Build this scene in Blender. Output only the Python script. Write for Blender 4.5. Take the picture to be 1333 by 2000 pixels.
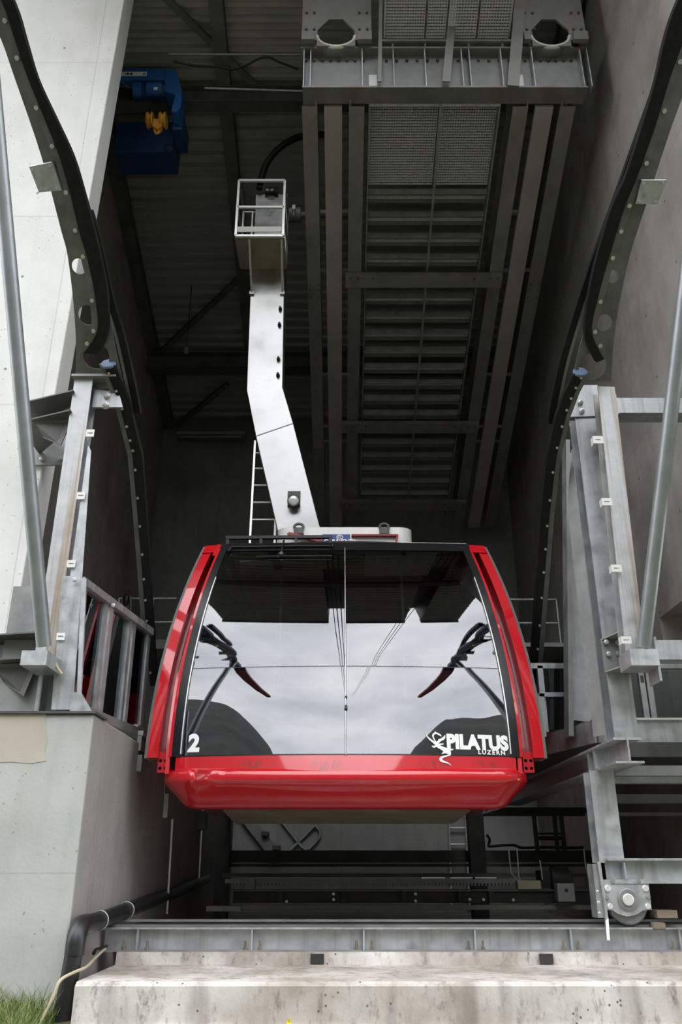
import bpy, bmesh, math, random
from mathutils import Vector, Matrix
random.seed(7)
for o in list(bpy.data.objects): bpy.data.objects.remove(o)
scene = bpy.context.scene
COL = scene.collection
# ------------------------------------------------------------------ camera
H = 1.7                      # eye height above the grass; all points below are given relative to the eye
PITCH = math.radians(23.0)
F = 1631.0                   # focal length in pixels of the 1333x2000 frame
cam_d = bpy.data.cameras.new('camera'); cam = bpy.data.objects.new('camera', cam_d); COL.objects.link(cam)
cam.location = (0, 0, H); cam.rotation_euler = (math.pi/2+PITCH, 0, 0)
cam_d.sensor_fit = 'VERTICAL'; cam_d.sensor_height = 36.0; cam_d.sensor_width = 24.0
cam_d.lens = F/2000*36.0; cam_d.clip_end = 500
scene.camera = cam
# ------------------------------------------------------------------ overcast sky, exposure
world = bpy.data.worlds.new('overcast_sky'); scene.world = world; world.use_nodes = True
wn = world.node_tree.nodes; wl = world.node_tree.links; wn.clear()
wo = wn.new('ShaderNodeOutputWorld'); wb = wn.new('ShaderNodeBackground')
tc = wn.new('ShaderNodeTexCoord'); mp = wn.new('ShaderNodeMapping'); mp.inputs['Scale'].default_value = (1.0, 1.0, 2.2)
nz = wn.new('ShaderNodeTexNoise'); nz.inputs['Scale'].default_value = 2.6; nz.inputs['Detail'].default_value = 5; nz.inputs['Roughness'].default_value = .55
rp = wn.new('ShaderNodeValToRGB')
rp.color_ramp.elements[0].position = .33; rp.color_ramp.elements[0].color = (.60, .62, .67, 1)
rp.color_ramp.elements[1].position = .66; rp.color_ramp.elements[1].color = (1.0, 1.0, 1.0, 1)
wl.new(tc.outputs['Generated'], mp.inputs['Vector']); wl.new(mp.outputs[0], nz.inputs['Vector']); wl.new(nz.outputs['Fac'], rp.inputs[0])
wl.new(rp.outputs[0], wb.inputs['Color']); wb.inputs['Strength'].default_value = 1.0
wl.new(wb.outputs[0], wo.inputs[0])
vs = scene.view_settings
vs.view_transform = 'Standard'; vs.look = 'None'; vs.gamma = 1.0; vs.use_curve_mapping = False
vs.exposure = 2.5
# ------------------------------------------------------------------ pixel rays (to place measured things at their own distance)
CP, SP = math.cos(PITCH), math.sin(PITCH)
def ray(px, py):
    r = (px-666.5)/F; u = (1000-py)/F
    return Vector((r, CP-u*SP, SP+u*CP))
def atY(px, py, Y):
    d = ray(px, py); return d*(Y/d.y)
def atX(px, py, X):
    d = ray(px, py); return d*(X/d.x)
def atZ(px, py, Z):
    d = ray(px, py); return d*(Z/d.z)
def onP(px, py, a, b):               # sloping plane z = a - b*y
    d = ray(px, py); return d*(a/(d.z+b*d.y))
V = Vector
# ------------------------------------------------------------------ materials
MATS = {}
def nodes_of(name):
    m = bpy.data.materials.new(name); m.use_nodes = True
    nt = m.node_tree; b = nt.nodes['Principled BSDF']
    MATS[name] = m
    return m, nt, b
def surf(name, c1, c2=None, rough=.6, metal=0., scale=6., bump=0., stretch=(1,1,1), spec=.5, detail=6, lo=.35, hi=.65, rvar=0., coat=0., streak=None):
    m, nt, b = nodes_of(name); N = nt.nodes; L = nt.links
    c2 = c2 or c1
    tc = N.new('ShaderNodeTexCoord'); mp = N.new('ShaderNodeMapping'); mp.inputs['Scale'].default_value = stretch
    L.new(tc.outputs['Object'], mp.inputs[0])
    nz = N.new('ShaderNodeTexNoise'); nz.inputs['Scale'].default_value = scale; nz.inputs['Detail'].default_value = detail; nz.inputs['Roughness'].default_value = .6
    L.new(mp.outputs[0], nz.inputs['Vector'])
    rp = N.new('ShaderNodeValToRGB'); rp.color_ramp.elements[0].position = lo; rp.color_ramp.elements[1].position = hi
    rp.color_ramp.elements[0].color = (*c1, 1); rp.color_ramp.elements[1].color = (*c2, 1)
    L.new(nz.outputs['Fac'], rp.inputs[0]); col = rp.outputs[0]
    if streak:
        sc, sz, sp, sa = streak
        mp2 = N.new('ShaderNodeMapping'); mp2.inputs['Scale'].default_value = sz; L.new(tc.outputs['Object'], mp2.inputs[0])
        n2 = N.new('ShaderNodeTexNoise'); n2.inputs['Scale'].default_value = sp; n2.inputs['Detail'].default_value = 5; L.new(mp2.outputs[0], n2.inputs['Vector'])
        r2 = N.new('ShaderNodeValToRGB'); r2.color_ramp.elements[0].position = .5; r2.color_ramp.elements[1].position = .72
        r2.color_ramp.elements[0].color = (0,0,0,1); r2.color_ramp.elements[1].color = (sa,sa,sa,1); L.new(n2.outputs['Fac'], r2.inputs[0])
        mx = N.new('ShaderNodeMix'); mx.data_type = 'RGBA'; L.new(r2.outputs[0], mx.inputs['Factor']); L.new(col, mx.inputs['A']); mx.inputs['B'].default_value = (*sc, 1)
        col = mx.outputs['Result']
    L.new(col, b.inputs['Base Color'])
    b.inputs['Roughness'].default_value = rough; b.inputs['Metallic'].default_value = metal
    b.inputs['Specular IOR Level'].default_value = spec; b.inputs['Coat Weight'].default_value = coat; b.inputs['Coat Roughness'].default_value = .05
    if rvar:
        mr = N.new('ShaderNodeMapRange'); mr.inputs['To Min'].default_value = max(.05, rough-rvar); mr.inputs['To Max'].default_value = rough+rvar
        mr.inputs['From Min'].default_value = .3; mr.inputs['From Max'].default_value = .7
        L.new(nz.outputs['Fac'], mr.inputs['Value']); L.new(mr.outputs[0], b.inputs['Roughness'])
    if bump:
        bp = N.new('ShaderNodeBump'); bp.inputs['Strength'].default_value = bump; bp.inputs['Distance'].default_value = .02
        L.new(nz.outputs['Fac'], bp.inputs['Height']); L.new(bp.outputs[0], b.inputs['Normal'])
    return m
def concrete(name, c1, c2, axes=(0, 2), joint=(2.6, 1.3), off=(0., 0.), tie=(1.3, .65), stain=(.32,.27,.21), stain_amt=.35, pits=.5, tie_amt=.75, joint_amt=.35, streak_amt=.3, grunge=0.):
    """board-cast concrete: mottled, pitted, stained in streaks, formwork joints and tie holes as fine relief"""
    m, nt, b = nodes_of(name); N = nt.nodes; L = nt.links
    tc = N.new('ShaderNodeTexCoord'); sx = N.new('ShaderNodeSeparateXYZ'); L.new(tc.outputs['Object'], sx.inputs[0])
    def math_(op, a, bb=None, clamp=False):
        n = N.new('ShaderNodeMath'); n.operation = op; n.use_clamp = clamp
        for i, v in enumerate((a, bb)):
            if v is None: continue
            if isinstance(v, (int, float)): n.inputs[i].default_value = v
            else: L.new(v, n.inputs[i])
        return n.outputs[0]
    u = math_('ADD', sx.outputs[axes[0]], off[0]); v = math_('ADD', sx.outputs[axes[1]], off[1])
    def cell(x, p): return math_('ABSOLUTE', math_('SUBTRACT', math_('FRACT', math_('DIVIDE', x, p)), .5))   # 0 in the middle, .5 at the border
    ju = math_('GREATER_THAN', cell(u, joint[0]), .5-.006/joint[0]); jv = math_('GREATER_THAN', cell(v, joint[1]), .5-.006/joint[1])
    jn = math_('MAXIMUM', ju, jv)
    du = math_('MULTIPLY', cell(u, tie[0]), tie[0]); dv = math_('MULTIPLY', cell(v, tie[1]), tie[1])
    dist = math_('SQRT', math_('ADD', math_('MULTIPLY', du, du), math_('MULTIPLY', dv, dv)))
    th = math_('LESS_THAN', dist, .017)
    n1 = N.new('ShaderNodeTexNoise'); n1.inputs['Scale'].default_value = 1.3; n1.inputs['Detail'].default_value = 9; n1.inputs['Roughness'].default_value = .62; L.new(tc.outputs['Object'], n1.inputs['Vector'])
    rp = N.new('ShaderNodeValToRGB'); rp.color_ramp.elements[0].position = .36; rp.color_ramp.elements[1].position = .64
    rp.color_ramp.elements[0].color = (*c1, 1); rp.color_ramp.elements[1].color = (*c2, 1); L.new(n1.outputs['Fac'], rp.inputs[0])
    # streaks running down
    mp = N.new('ShaderNodeMapping'); mp.inputs['Scale'].default_value = (3.5, 3.5, .35); L.new(tc.outputs['Object'], mp.inputs[0])
    n2 = N.new('ShaderNodeTexNoise'); n2.inputs['Scale'].default_value = 1.7; n2.inputs['Detail'].default_value = 6; L.new(mp.outputs[0], n2.inputs['Vector'])
    r2 = N.new('ShaderNodeMapRange'); r2.inputs['From Min'].default_value = .5; r2.inputs['From Max'].default_value = .75; r2.inputs['To Max'].default_value = streak_amt; L.new(n2.outputs['Fac'], r2.inputs['Value'])
    n3 = N.new('ShaderNodeTexNoise'); n3.inputs['Scale'].default_value = .8; n3.inputs['Detail'].default_value = 7; n3.inputs['Roughness'].default_value = .65
    mp3 = N.new('ShaderNodeMapping'); mp3.inputs['Location'].default_value = (3.1, 7.7, 2.2); L.new(tc.outputs['Object'], mp3.inputs[0]); L.new(mp3.outputs[0], n3.inputs['Vector'])
    r3 = N.new('ShaderNodeMapRange'); r3.inputs['From Min'].default_value = .5; r3.inputs['From Max'].default_value = .7; r3.inputs['To Max'].default_value = stain_amt; L.new(n3.outputs['Fac'], r3.inputs['Value'])
    # pits
    vo = N.new('ShaderNodeTexVoronoi'); vo.inputs['Scale'].default_value = 16; vo.inputs['Randomness'].default_value = 1; L.new(tc.outputs['Object'], vo.inputs['Vector'])
    n4 = N.new('ShaderNodeTexNoise'); n4.inputs['Scale'].default_value = 2.3; L.new(tc.outputs['Object'], n4.inputs['Vector'])
    pit = math_('MULTIPLY', math_('LESS_THAN', vo.outputs['Distance'], .13), math_('GREATER_THAN', n4.outputs['Fac'], .52))
    pit = math_('MULTIPLY', pit, pits)
    def mixc(f, a, bcol):
        mx = N.new('ShaderNodeMix'); mx.data_type = 'RGBA'; L.new(f, mx.inputs['Factor']); L.new(a, mx.inputs['A']); mx.inputs['B'].default_value = (*bcol, 1); return mx.outputs['Result']
    col = mixc(r2.outputs[0], rp.outputs[0], tuple(x*.62 for x in c1))
    col = mixc(r3.outputs[0], col, stain)
    col = mixc(pit, col, tuple(x*.35 for x in c1))
    if grunge:
        mg = N.new('ShaderNodeMapping'); mg.inputs['Scale'].default_value = (1, 1, .45); L.new(tc.outputs['Object'], mg.inputs[0])
        ng = N.new('ShaderNodeTexNoise'); ng.inputs['Scale'].default_value = 13; ng.inputs['Detail'].default_value = 10; ng.inputs['Roughness'].default_value = .75; L.new(mg.outputs[0], ng.inputs['Vector'])
        rg = N.new('ShaderNodeMapRange'); rg.inputs['From Min'].default_value = .52; rg.inputs['From Max'].default_value = .68; rg.inputs['To Max'].default_value = grunge; L.new(ng.outputs['Fac'], rg.inputs['Value'])
        col = mixc(rg.outputs[0], col, tuple(x*.42 for x in c1))
    col = mixc(math_('MULTIPLY', jn, joint_amt), col, tuple(x*.45 for x in c1))
    col = mixc(math_('MULTIPLY', th, tie_amt), col, tuple(x*.2 for x in c1))
    L.new(col, b.inputs['Base Color']); b.inputs['Roughness'].default_value = .85; b.inputs['Specular IOR Level'].default_value = .3
    n5 = N.new('ShaderNodeTexNoise'); n5.inputs['Scale'].default_value = 30; n5.inputs['Detail'].default_value = 6; L.new(tc.outputs['Object'], n5.inputs['Vector'])
    h = math_('SUBTRACT', math_('MULTIPLY', n5.outputs['Fac'], .35), math_('ADD', math_('MULTIPLY', pit, .8), math_('ADD', jn, th)))
    bp = N.new('ShaderNodeBump'); bp.inputs['Strength'].default_value = .5; bp.inputs['Distance'].default_value = .012
    L.new(h, bp.inputs['Height']); L.new(bp.outputs[0], b.inputs['Normal'])
    return m
def glass(name, tint, refl, rough=0.):
    m, nt, b = nodes_of(name); N = nt.nodes; L = nt.links; N.remove(b)
    out = N['Material Output']
    tr = N.new('ShaderNodeBsdfTransparent'); tr.inputs[0].default_value = (*tint, 1)
    gl = N.new('ShaderNodeBsdfGlossy'); gl.inputs['Roughness'].default_value = rough; gl.inputs['Color'].default_value = (.97,.98,1,1)
    lw = N.new('ShaderNodeLayerWeight'); lw.inputs['Blend'].default_value = .28
    mr = N.new('ShaderNodeMapRange'); mr.inputs['To Min'].default_value = refl; mr.inputs['To Max'].default_value = 1.; L.new(lw.outputs['Fresnel'], mr.inputs['Value'])
    mx = N.new('ShaderNodeMixShader'); L.new(mr.outputs[0], mx.inputs[0]); L.new(tr.outputs[0], mx.inputs[1]); L.new(gl.outputs[0], mx.inputs[2]); L.new(mx.outputs[0], out.inputs['Surface'])
    return m
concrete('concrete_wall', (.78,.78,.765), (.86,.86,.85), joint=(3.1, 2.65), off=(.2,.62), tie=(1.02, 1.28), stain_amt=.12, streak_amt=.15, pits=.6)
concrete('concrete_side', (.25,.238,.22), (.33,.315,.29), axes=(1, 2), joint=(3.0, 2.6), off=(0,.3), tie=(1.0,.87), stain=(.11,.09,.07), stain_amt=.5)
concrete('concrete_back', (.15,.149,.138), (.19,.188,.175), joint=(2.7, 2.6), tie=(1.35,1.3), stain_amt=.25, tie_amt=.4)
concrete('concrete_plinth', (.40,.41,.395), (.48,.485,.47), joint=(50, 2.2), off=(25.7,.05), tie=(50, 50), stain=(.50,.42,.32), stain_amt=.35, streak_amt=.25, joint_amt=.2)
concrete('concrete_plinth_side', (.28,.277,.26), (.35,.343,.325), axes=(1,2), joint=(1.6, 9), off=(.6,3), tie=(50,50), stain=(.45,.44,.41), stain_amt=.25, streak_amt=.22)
concrete('concrete_ledge', (.36,.315,.27), (.66,.63,.59), joint=(50, 50), tie=(50, 50), off=(25,25), stain=(.20,.16,.13), stain_amt=.7, pits=.95, streak_amt=.75, grunge=.8)
surf('galvanised', (.40,.42,.435), (.56,.58,.595), rough=.48, metal=.75, scale=9, bump=.06, lo=.3, hi=.7, rvar=.14, streak=((.24,.23,.20),(9,9,.5),1.6,.5))
surf('galvanised_rust', (.42,.43,.44), (.56,.57,.58), rough=.5, metal=.6, scale=8, bump=.06, lo=.3, hi=.7, rvar=.1, streak=((.30,.18,.07),(10,10,.22),1.4,.95))
surf('galvanised_dull', (.23,.235,.235), (.35,.355,.35), rough=.55, metal=.6, scale=5, bump=.05, lo=.3, hi=.7, rvar=.1)
surf('guide_steel', (.13,.133,.13), (.20,.203,.198), rough=.5, metal=.5, scale=5, bump=.04)
surf('strut_steel', (.24,.265,.28), (.33,.355,.37), rough=.45, metal=.55, scale=4, bump=.02, lo=.3, hi=.7)
surf('girder_steel', (.21,.208,.20), (.32,.316,.30), rough=.55, metal=.55, scale=2.4, bump=.05, lo=.3, hi=.7, rvar=.1, streak=((.20,.13,.09),(2,1,2),1.1,.5))
surf('girder_cover', (.34,.31,.30), (.43,.40,.385), rough=.6, metal=.3, scale=1.3, bump=.03, lo=.35, hi=.65)
surf('dark_steel', (.085,.085,.082), (.135,.133,.127), rough=.6, metal=.4, scale=3, bump=.04)
surf('black_steel', (.022,.022,.022), (.045,.044,.042), rough=.55, metal=.2, scale=4, bump=.04)
surf('deck_metal', (.28,.28,.268), (.36,.36,.345), rough=.5, metal=.3, scale=1.1, bump=.02, stretch=(1,3,3))
surf('grating', (.68,.685,.69), (.82,.825,.83), rough=.4, metal=.2, scale=20)
surf('rubber', (.007,.007,.008), (.014,.014,.016), rough=.5, scale=14, spec=.22, bump=.03)
surf('bolt_steel', (.55,.55,.54), (.7,.7,.69), rough=.35, metal=.8, scale=30)
surf('bolt_black', (.015,.015,.015), rough=.5)
surf('stainless', (.23,.232,.228), (.52,.52,.51), rough=.34, metal=.92, scale=1.7, bump=.06, lo=.33, hi=.68, rvar=.14, detail=4)
surf('stainless_brown', (.30,.26,.20), (.40,.35,.27), rough=.4, metal=.5, scale=2.5)
surf('aluminium', (.82,.82,.81), (.9,.9,.89), rough=.3, metal=.5, scale=9)
surf('white_paint', (.78,.77,.74), (.84,.83,.81), rough=.35, scale=3, coat=.3)
surf('red_paint', (.56,.003,.010), (.60,.004,.012), rough=.3, scale=1.2, coat=1., spec=.3)
MATS['red_paint'].node_tree.nodes['Principled BSDF'].inputs['Coat IOR'].default_value = 1.6
def scuffed(name, src, centres, z0, z1):
    """the cabin paint with the sooty scuffs the buffers left on it"""
    m = MATS[src].copy(); m.name = name; MATS[name] = m; N = m.node_tree.nodes; L = m.node_tree.links; b = N['Principled BSDF']
    base = b.inputs['Base Color'].links[0].from_socket
    tc = N.new('ShaderNodeTexCoord'); sx = N.new('ShaderNodeSeparateXYZ'); L.new(tc.outputs['Object'], sx.inputs[0])
    mp = N.new('ShaderNodeMapping'); mp.inputs['Scale'].default_value = (1, 1, .35); L.new(tc.outputs['Object'], mp.inputs[0])
    nz = N.new('ShaderNodeTexNoise'); nz.inputs['Scale'].default_value = 38; nz.inputs['Detail'].default_value = 5; L.new(mp.outputs[0], nz.inputs['Vector'])
    rp = N.new('ShaderNodeMapRange'); rp.inputs['From Min'].default_value = .44; rp.inputs['From Max'].default_value = .62; L.new(nz.outputs['Fac'], rp.inputs['Value'])
    tot = None
    def mth(op, a, bb):
        n = N.new('ShaderNodeMath'); n.operation = op
        for i, v in enumerate((a, bb)):
            if isinstance(v, (int, float)): n.inputs[i].default_value = v
            else: L.new(v, n.inputs[i])
        return n.outputs[0]
    for c, w in centres:
        d = mth('ABSOLUTE', mth('SUBTRACT', sx.outputs[0], c), 0.); mr = N.new('ShaderNodeMapRange'); mr.inputs['From Min'].default_value = w; mr.inputs['From Max'].default_value = w*.45; L.new(d, mr.inputs['Value'])
        tot = mr.outputs[0] if tot is None else mth('MAXIMUM', tot, mr.outputs[0])
    zc = mth('ABSOLUTE', mth('SUBTRACT', sx.outputs[2], (z0+z1)/2), 0.); mz = N.new('ShaderNodeMapRange'); mz.inputs['From Min'].default_value = (z1-z0)/2; mz.inputs['From Max'].default_value = (z1-z0)/4; L.new(zc, mz.inputs['Value'])
    f = mth('MULTIPLY', mth('MULTIPLY', tot, mz.outputs[0]), mth('MULTIPLY', rp.outputs[0], .6))
    mx = N.new('ShaderNodeMix'); mx.data_type = 'RGBA'; L.new(f, mx.inputs['Factor']); L.new(base, mx.inputs['A']); mx.inputs['B'].default_value = (.07,.035,.03,1)
    L.new(mx.outputs['Result'], b.inputs['Base Color'])
scuffed('red_paint_scuffed', 'red_paint', [(-.87,.17),(-.18,.17),(.82,.16),(1.32,.14)], .40, .52)
surf('red_end', (.30,.02,.022), (.36,.03,.03), rough=.4, scale=4)
surf('black_trim', (.008,.008,.009), (.013,.013,.014), rough=.25, scale=5, spec=.4)
surf('seal_grey', (.15,.16,.15), (.2,.21,.2), rough=.55, scale=9)
surf('cabin_inside', (.050,.052,.058), (.065,.068,.075), rough=.6, scale=3)
surf('cabin_panel', (.20,.205,.215), (.24,.245,.255), rough=.5, scale=3)
surf('under_brown', (.16,.13,.095), (.25,.205,.155), rough=.5, metal=.3, scale=2.2, stretch=(1,3,3))
surf('blue_paint', (.012,.10,.36), (.02,.14,.46), rough=.35, scale=3, coat=.3)
surf('blue_dark', (.005,.032,.11), (.008,.045,.14), rough=.4, scale=3)
surf('blue_cap', (.10,.16,.27), (.14,.2,.32), rough=.45, scale=6)
surf('sign_blue', (.014,.055,.26), rough=.35)
surf('orange_paint', (.62,.27,.02), (.72,.34,.03), rough=.4, scale=6)
surf('white_print', (.9,.9,.9), rough=.5)
surf('black_print', (.02,.02,.02), rough=.5)
surf('pipe_black', (.012,.012,.013), (.022,.022,.023), rough=.38, scale=6, bump=.03)
surf('cable_black', (.008,.008,.008), rough=.5)
surf('cable_beige', (.45,.38,.26), (.5,.43,.3), rough=.6)
surf('cable_yellow', (.7,.62,.02), rough=.5)
surf('khaki_box', (.30,.27,.16), (.36,.33,.2), rough=.6)
surf('rope_steel', (.008,.008,.008), (.014,.014,.014), rough=.6, metal=.0, scale=40)
surf('soil', (.05,.055,.025), (.10,.10,.045), rough=.95, scale=7, bump=.4)
surf('grass', (.07,.12,.02), (.15,.22,.05), rough=.7, scale=5)
surf('grass_dry', (.25,.24,.10), (.32,.30,.14), rough=.8, scale=5)
surf('flower_yellow', (.85,.65,.02), rough=.6)
surf('pebble', (.25,.24,.22), (.4,.39,.36), rough=.9, scale=8, bump=.3)
surf('terrain', (.022,.025,.020), (.05,.052,.045), rough=.95, scale=.25, bump=.4)
surf('cabin_roof', (.012,.012,.013), (.02,.02,.021), rough=.6, scale=3, spec=.2)
concrete('concrete_back_lit', (.33,.33,.315), (.40,.40,.385), joint=(2.7,50), off=(0,25), tie=(50,50), stain_amt=.2)  # back-wall concrete made paler: the extra light low down is in its colour
surf('patch_mortar', (.43,.39,.32), (.48,.45,.39), rough=.9, scale=3, bump=.1, streak=((.36,.34,.30),(3,3,.8),1.5,.7))
surf('roof_dark', (.03,.031,.034), (.05,.05,.055), rough=.5, scale=2)
glass('windscreen_glass', (.42,.43,.46), .095)
glass('window_glass', (.62,.66,.66), .07)
# ------------------------------------------------------------------ mesh builder (points relative to the eye)
class MB:
    def __init__(s): s.v = []; s.f = []; s.smooth = []
    def add(s, pts, faces, smooth=False):
        n = len(s.v); s.v += [Vector(p) for p in pts]
        for f in faces: s.f.append([n+i for i in f]); s.smooth.append(smooth)
        return s
    def hexa(s, p):    # 8 points: 4 of one end, 4 of the other
        return s.add(p, [(3,2,1,0),(4,5,6,7),(0,1,5,4),(1,2,6,5),(2,3,7,6),(3,0,4,7)])
    def box(s, a, b):
        x0,y0,z0 = a; x1,y1,z1 = b
        return s.hexa([(x0,y0,z0),(x1,y0,z0),(x1,y1,z0),(x0,y1,z0),(x0,y0,z1),(x1,y0,z1),(x1,y1,z1),(x0,y1,z1)])
    def beam(s, A, B, w, h, up=(0,0,1), du=0., ds=0.):
        A = V(A); B = V(B); d = (B-A).normalized(); up = V(up); side = d.cross(up).normalized(); u = side.cross(d).normalized()
        A = A+u*du+side*ds; B = B+u*du+side*ds
        pts = []
        for P in (A, B):
            for a, b in ((-1,-1),(1,-1),(1,1),(-1,1)): pts.append(P+side*(a*w/2)+u*(b*h/2))
        return s.hexa(pts)
    def ibeam(s, A, B, w, h, tf=.016, tw=.012, up=(0,0,1)):
        s.beam(A, B, w, tf, up, du=h/2-tf/2); s.beam(A, B, w, tf, up, du=-h/2+tf/2); s.beam(A, B, tw, h-2*tf, up); return s
    def prism(s, poly, vec):
        poly = [V(p) for p in poly]; vec = V(vec); n = len(poly)
        fs = [tuple(range(n-1,-1,-1)), tuple(range(n,2*n))]+[(i,(i+1)%n,n+(i+1)%n,n+i) for i in range(n)]
        return s.add(poly+[p+vec for p in poly], fs)
    def strip(s, A, B, vec):
        vec = V(vec); n = len(A); pts = []
        for a, b in zip(A, B): pts += [V(a), V(b), V(b)+vec, V(a)+vec]
        fs = []
        for i in range(n-1):
            o = 4*i
            for k in range(4): fs.append((o+k, o+(k+1)%4, o+4+(k+1)%4, o+4+k))
        fs.append((3,2,1,0)); o = 4*(n-1); fs.append((o,o+1,o+2,o+3))
        return s.add(pts, fs)
    def tube(s, pts, r, n=10, closed=False, r2=None):
        pts = [V(p) for p in pts]; N = len(pts); rings = []
        prev = None
        for i, p in enumerate(pts):
            if closed: t = (pts[(i+1)%N]-pts[i-1]).normalized()
            else: t = (pts[min(i+1,N-1)]-pts[max(i-1,0)]).normalized()
            if prev is None:
                a = V((0,0,1)) if abs(t.z) < .9 else V((1,0,0)); e1 = t.cross(a).normalized()
            else: e1 = (prev-t*prev.dot(t)).normalized()
            prev = e1; e2 = t.cross(e1)
            rr = r if r2 is None else r+(r2-r)*i/(N-1)
            rings.append([p+e1*(rr*math.cos(2*math.pi*k/n))+e2*(rr*math.sin(2*math.pi*k/n)) for k in range(n)])
        flat = [q for rg in rings for q in rg]; fs = []
        for i in range(N if closed else N-1):
            j = (i+1)%N
            for k in range(n): fs.append((i*n+k, i*n+(k+1)%n, j*n+(k+1)%n, j*n+k))
        s.add(flat, fs, True)
        if not closed:
            s.add(rings[0], [tuple(range(n-1,-1,-1))]); s.add(rings[-1], [tuple(range(n))])
        return s
    def cyl(s, A, B, r, n=14): return s.tube([A, B], r, n)
    def lathe(s, A, axis, prof, n=20):
        """prof: (distance along axis, radius)"""
        A = V(A); t = V(axis).normalized(); a = V((0,0,1)) if abs(t.z) < .9 else V((1,0,0)); e1 = t.cross(a).normalized(); e2 = t.cross(e1)
        pts = []; fs = []; m = len(prof)
        for d, r in prof:
            for k in range(n): pts.append(A+t*d+e1*(r*math.cos(2*math.pi*k/n))+e2*(r*math.sin(2*math.pi*k/n)))
        for i in range(m-1):
            for k in range(n): fs.append((i*n+k, i*n+(k+1)%n, (i+1)*n+(k+1)%n, (i+1)*n+k))
        fs.append(tuple(range(n-1,-1,-1))); fs.append(tuple(range((m-1)*n, m*n)))
        return s.add(pts, fs, False)
    def grid(s, fn, nu, nv, smooth=True):
        pts = [fn(i/nu, j/nv) for j in range(nv+1) for i in range(nu+1)]
        fs = [(j*(nu+1)+i, j*(nu+1)+i+1, (j+1)*(nu+1)+i+1, (j+1)*(nu+1)+i) for j in range(nv) for i in range(nu)]
        return s.add(pts, fs, smooth)
    def sheet(s, fn, nu, nv, thick):
        """a curved sheet with thickness along its own normal"""
        def nor(u, v):
            e = 1e-3; a = fn(min(u+e,1), v)-fn(max(u-e,0), v); b = fn(u, min(v+e,1))-fn(u, max(v-e,0)); return a.cross(b).normalized()
        A = {}; B = {}; pts = []
        for j in range(nv+1):
            for i in range(nu+1):
                p = fn(i/nu, j/nv); nn = nor(i/nu, j/nv)
                A[i,j] = len(pts); pts.append(p); B[i,j] = len(pts); pts.append(p-nn*thick)
        fs = []
        for j in range(nv):
            for i in range(nu):
                fs.append((A[i,j],A[i+1,j],A[i+1,j+1],A[i,j+1])); fs.append((B[i,j],B[i,j+1],B[i+1,j+1],B[i+1,j]))
        s.add(pts, fs, True)
        base = list(pts)
        rim = [(i,0) for i in range(nu)]+[(nu,j) for j in range(nv)]+[(i,nv) for i in range(nu,0,-1)]+[(0,j) for j in range(nv,0,-1)]
        for k in range(len(rim)):
            a = rim[k]; b = rim[(k+1)%len(rim)]
            s.add([base[A[a]], base[B[a]], base[B[b]], base[A[b]]], [(0,1,2,3)])      # the rim keeps its own corners, so the face stays unbent
        return s
    def mesh(s, name, L=(0,0,0), fix=True):
        me = bpy.data.meshes.new(name); L = V(L)
        me.from_pydata([tuple(p-L) for p in s.v], [], s.f); me.update()
        for p, sm in zip(me.polygons, s.smooth): p.use_smooth = sm
        if fix:
            bm = bmesh.new(); bm.from_mesh(me); bmesh.ops.recalc_face_normals(bm, faces=bm.faces); bm.to_mesh(me); bm.free()
        return me
ROOT = {}
def tagit(o, label=None, cat=None, group=None, kind=None):
    if label: o['label'] = label
    if cat: o['category'] = cat
    if group: o['group'] = group
    if kind: o['kind'] = kind
    return o
def thing(name, loc, label, cat, group=None):
    o = bpy.data.objects.new(name, None); COL.objects.link(o); o.location = (loc[0], loc[1], loc[2]+H); o.empty_display_size = .1
    ROOT[o.name] = V(loc); return tagit(o, label, cat, group)
def part(name, mb, mat, parent, label=None, kind=None, bevel=0):
    L = ROOT[parent.name]
    me = mb if isinstance(mb, bpy.types.Mesh) else mb.mesh(name, L)
    o = bpy.data.objects.new(name, me); COL.objects.link(o); o.parent = parent; ROOT[o.name] = L
    if not me.materials: me.materials.append(MATS[mat])
    if bevel: md = o.modifiers.new('bevel', 'BEVEL'); md.width = bevel; md.segments = 2; md.limit_method = 'ANGLE'
    return tagit(o, label, kind=kind)
def single(name, mb, mat, label=None, cat=None, group=None, kind=None, loc=None, bevel=0):
    L = V(loc) if loc is not None else V((0,0,0))
    if loc is None and mb.v:
        zs = min(p.z for p in mb.v); L = V((sum(p.x for p in mb.v)/len(mb.v), sum(p.y for p in mb.v)/len(mb.v), zs))
    if kind == 'structure': L = V((0,0,0))
    me = mb.mesh(name, L); o = bpy.data.objects.new(name, me); COL.objects.link(o); o.location = (L.x, L.y, L.z+H); me.materials.append(MATS[mat])
    ROOT[o.name] = L
    if bevel: md = o.modifiers.new('bevel', 'BEVEL'); md.width = bevel; md.segments = 2; md.limit_method = 'ANGLE'
    return tagit(o, label, cat, group, kind)
def place(name, me, parent, P, label=None):
    """one more piece sharing a mesh, at point P"""
    o = bpy.data.objects.new(name, me); COL.objects.link(o); o.parent = parent; o.location = V(P)-ROOT[parent.name]; ROOT[o.name] = V(P); return tagit(o, label)
def copy_tree(o, parent=None):
    c = o.copy(); COL.objects.link(c); c.parent = parent; ROOT[c.name] = ROOT[o.name]
    for ch in list(o.children): copy_tree(ch, c)
    return c
def flat_shape(outer, holes, O, U, W, N, thick):
    """2-D outline with holes, filled and given thickness; returns an MB (u,w -> O+U*u+W*w)"""
    cu = bpy.data.curves.new('outline', 'CURVE'); cu.dimensions = '2D'; cu.fill_mode = 'BOTH'; cu.extrude = thick/2
    for lp in [outer]+list(holes):
        sp = cu.splines.new('POLY'); sp.points.add(len(lp)-1); sp.use_cyclic_u = True
        for p, q in zip(sp.points, lp): p.co = (q[0], q[1], 0, 1)
    return curve_mb(cu, O, U, W, N)
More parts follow.
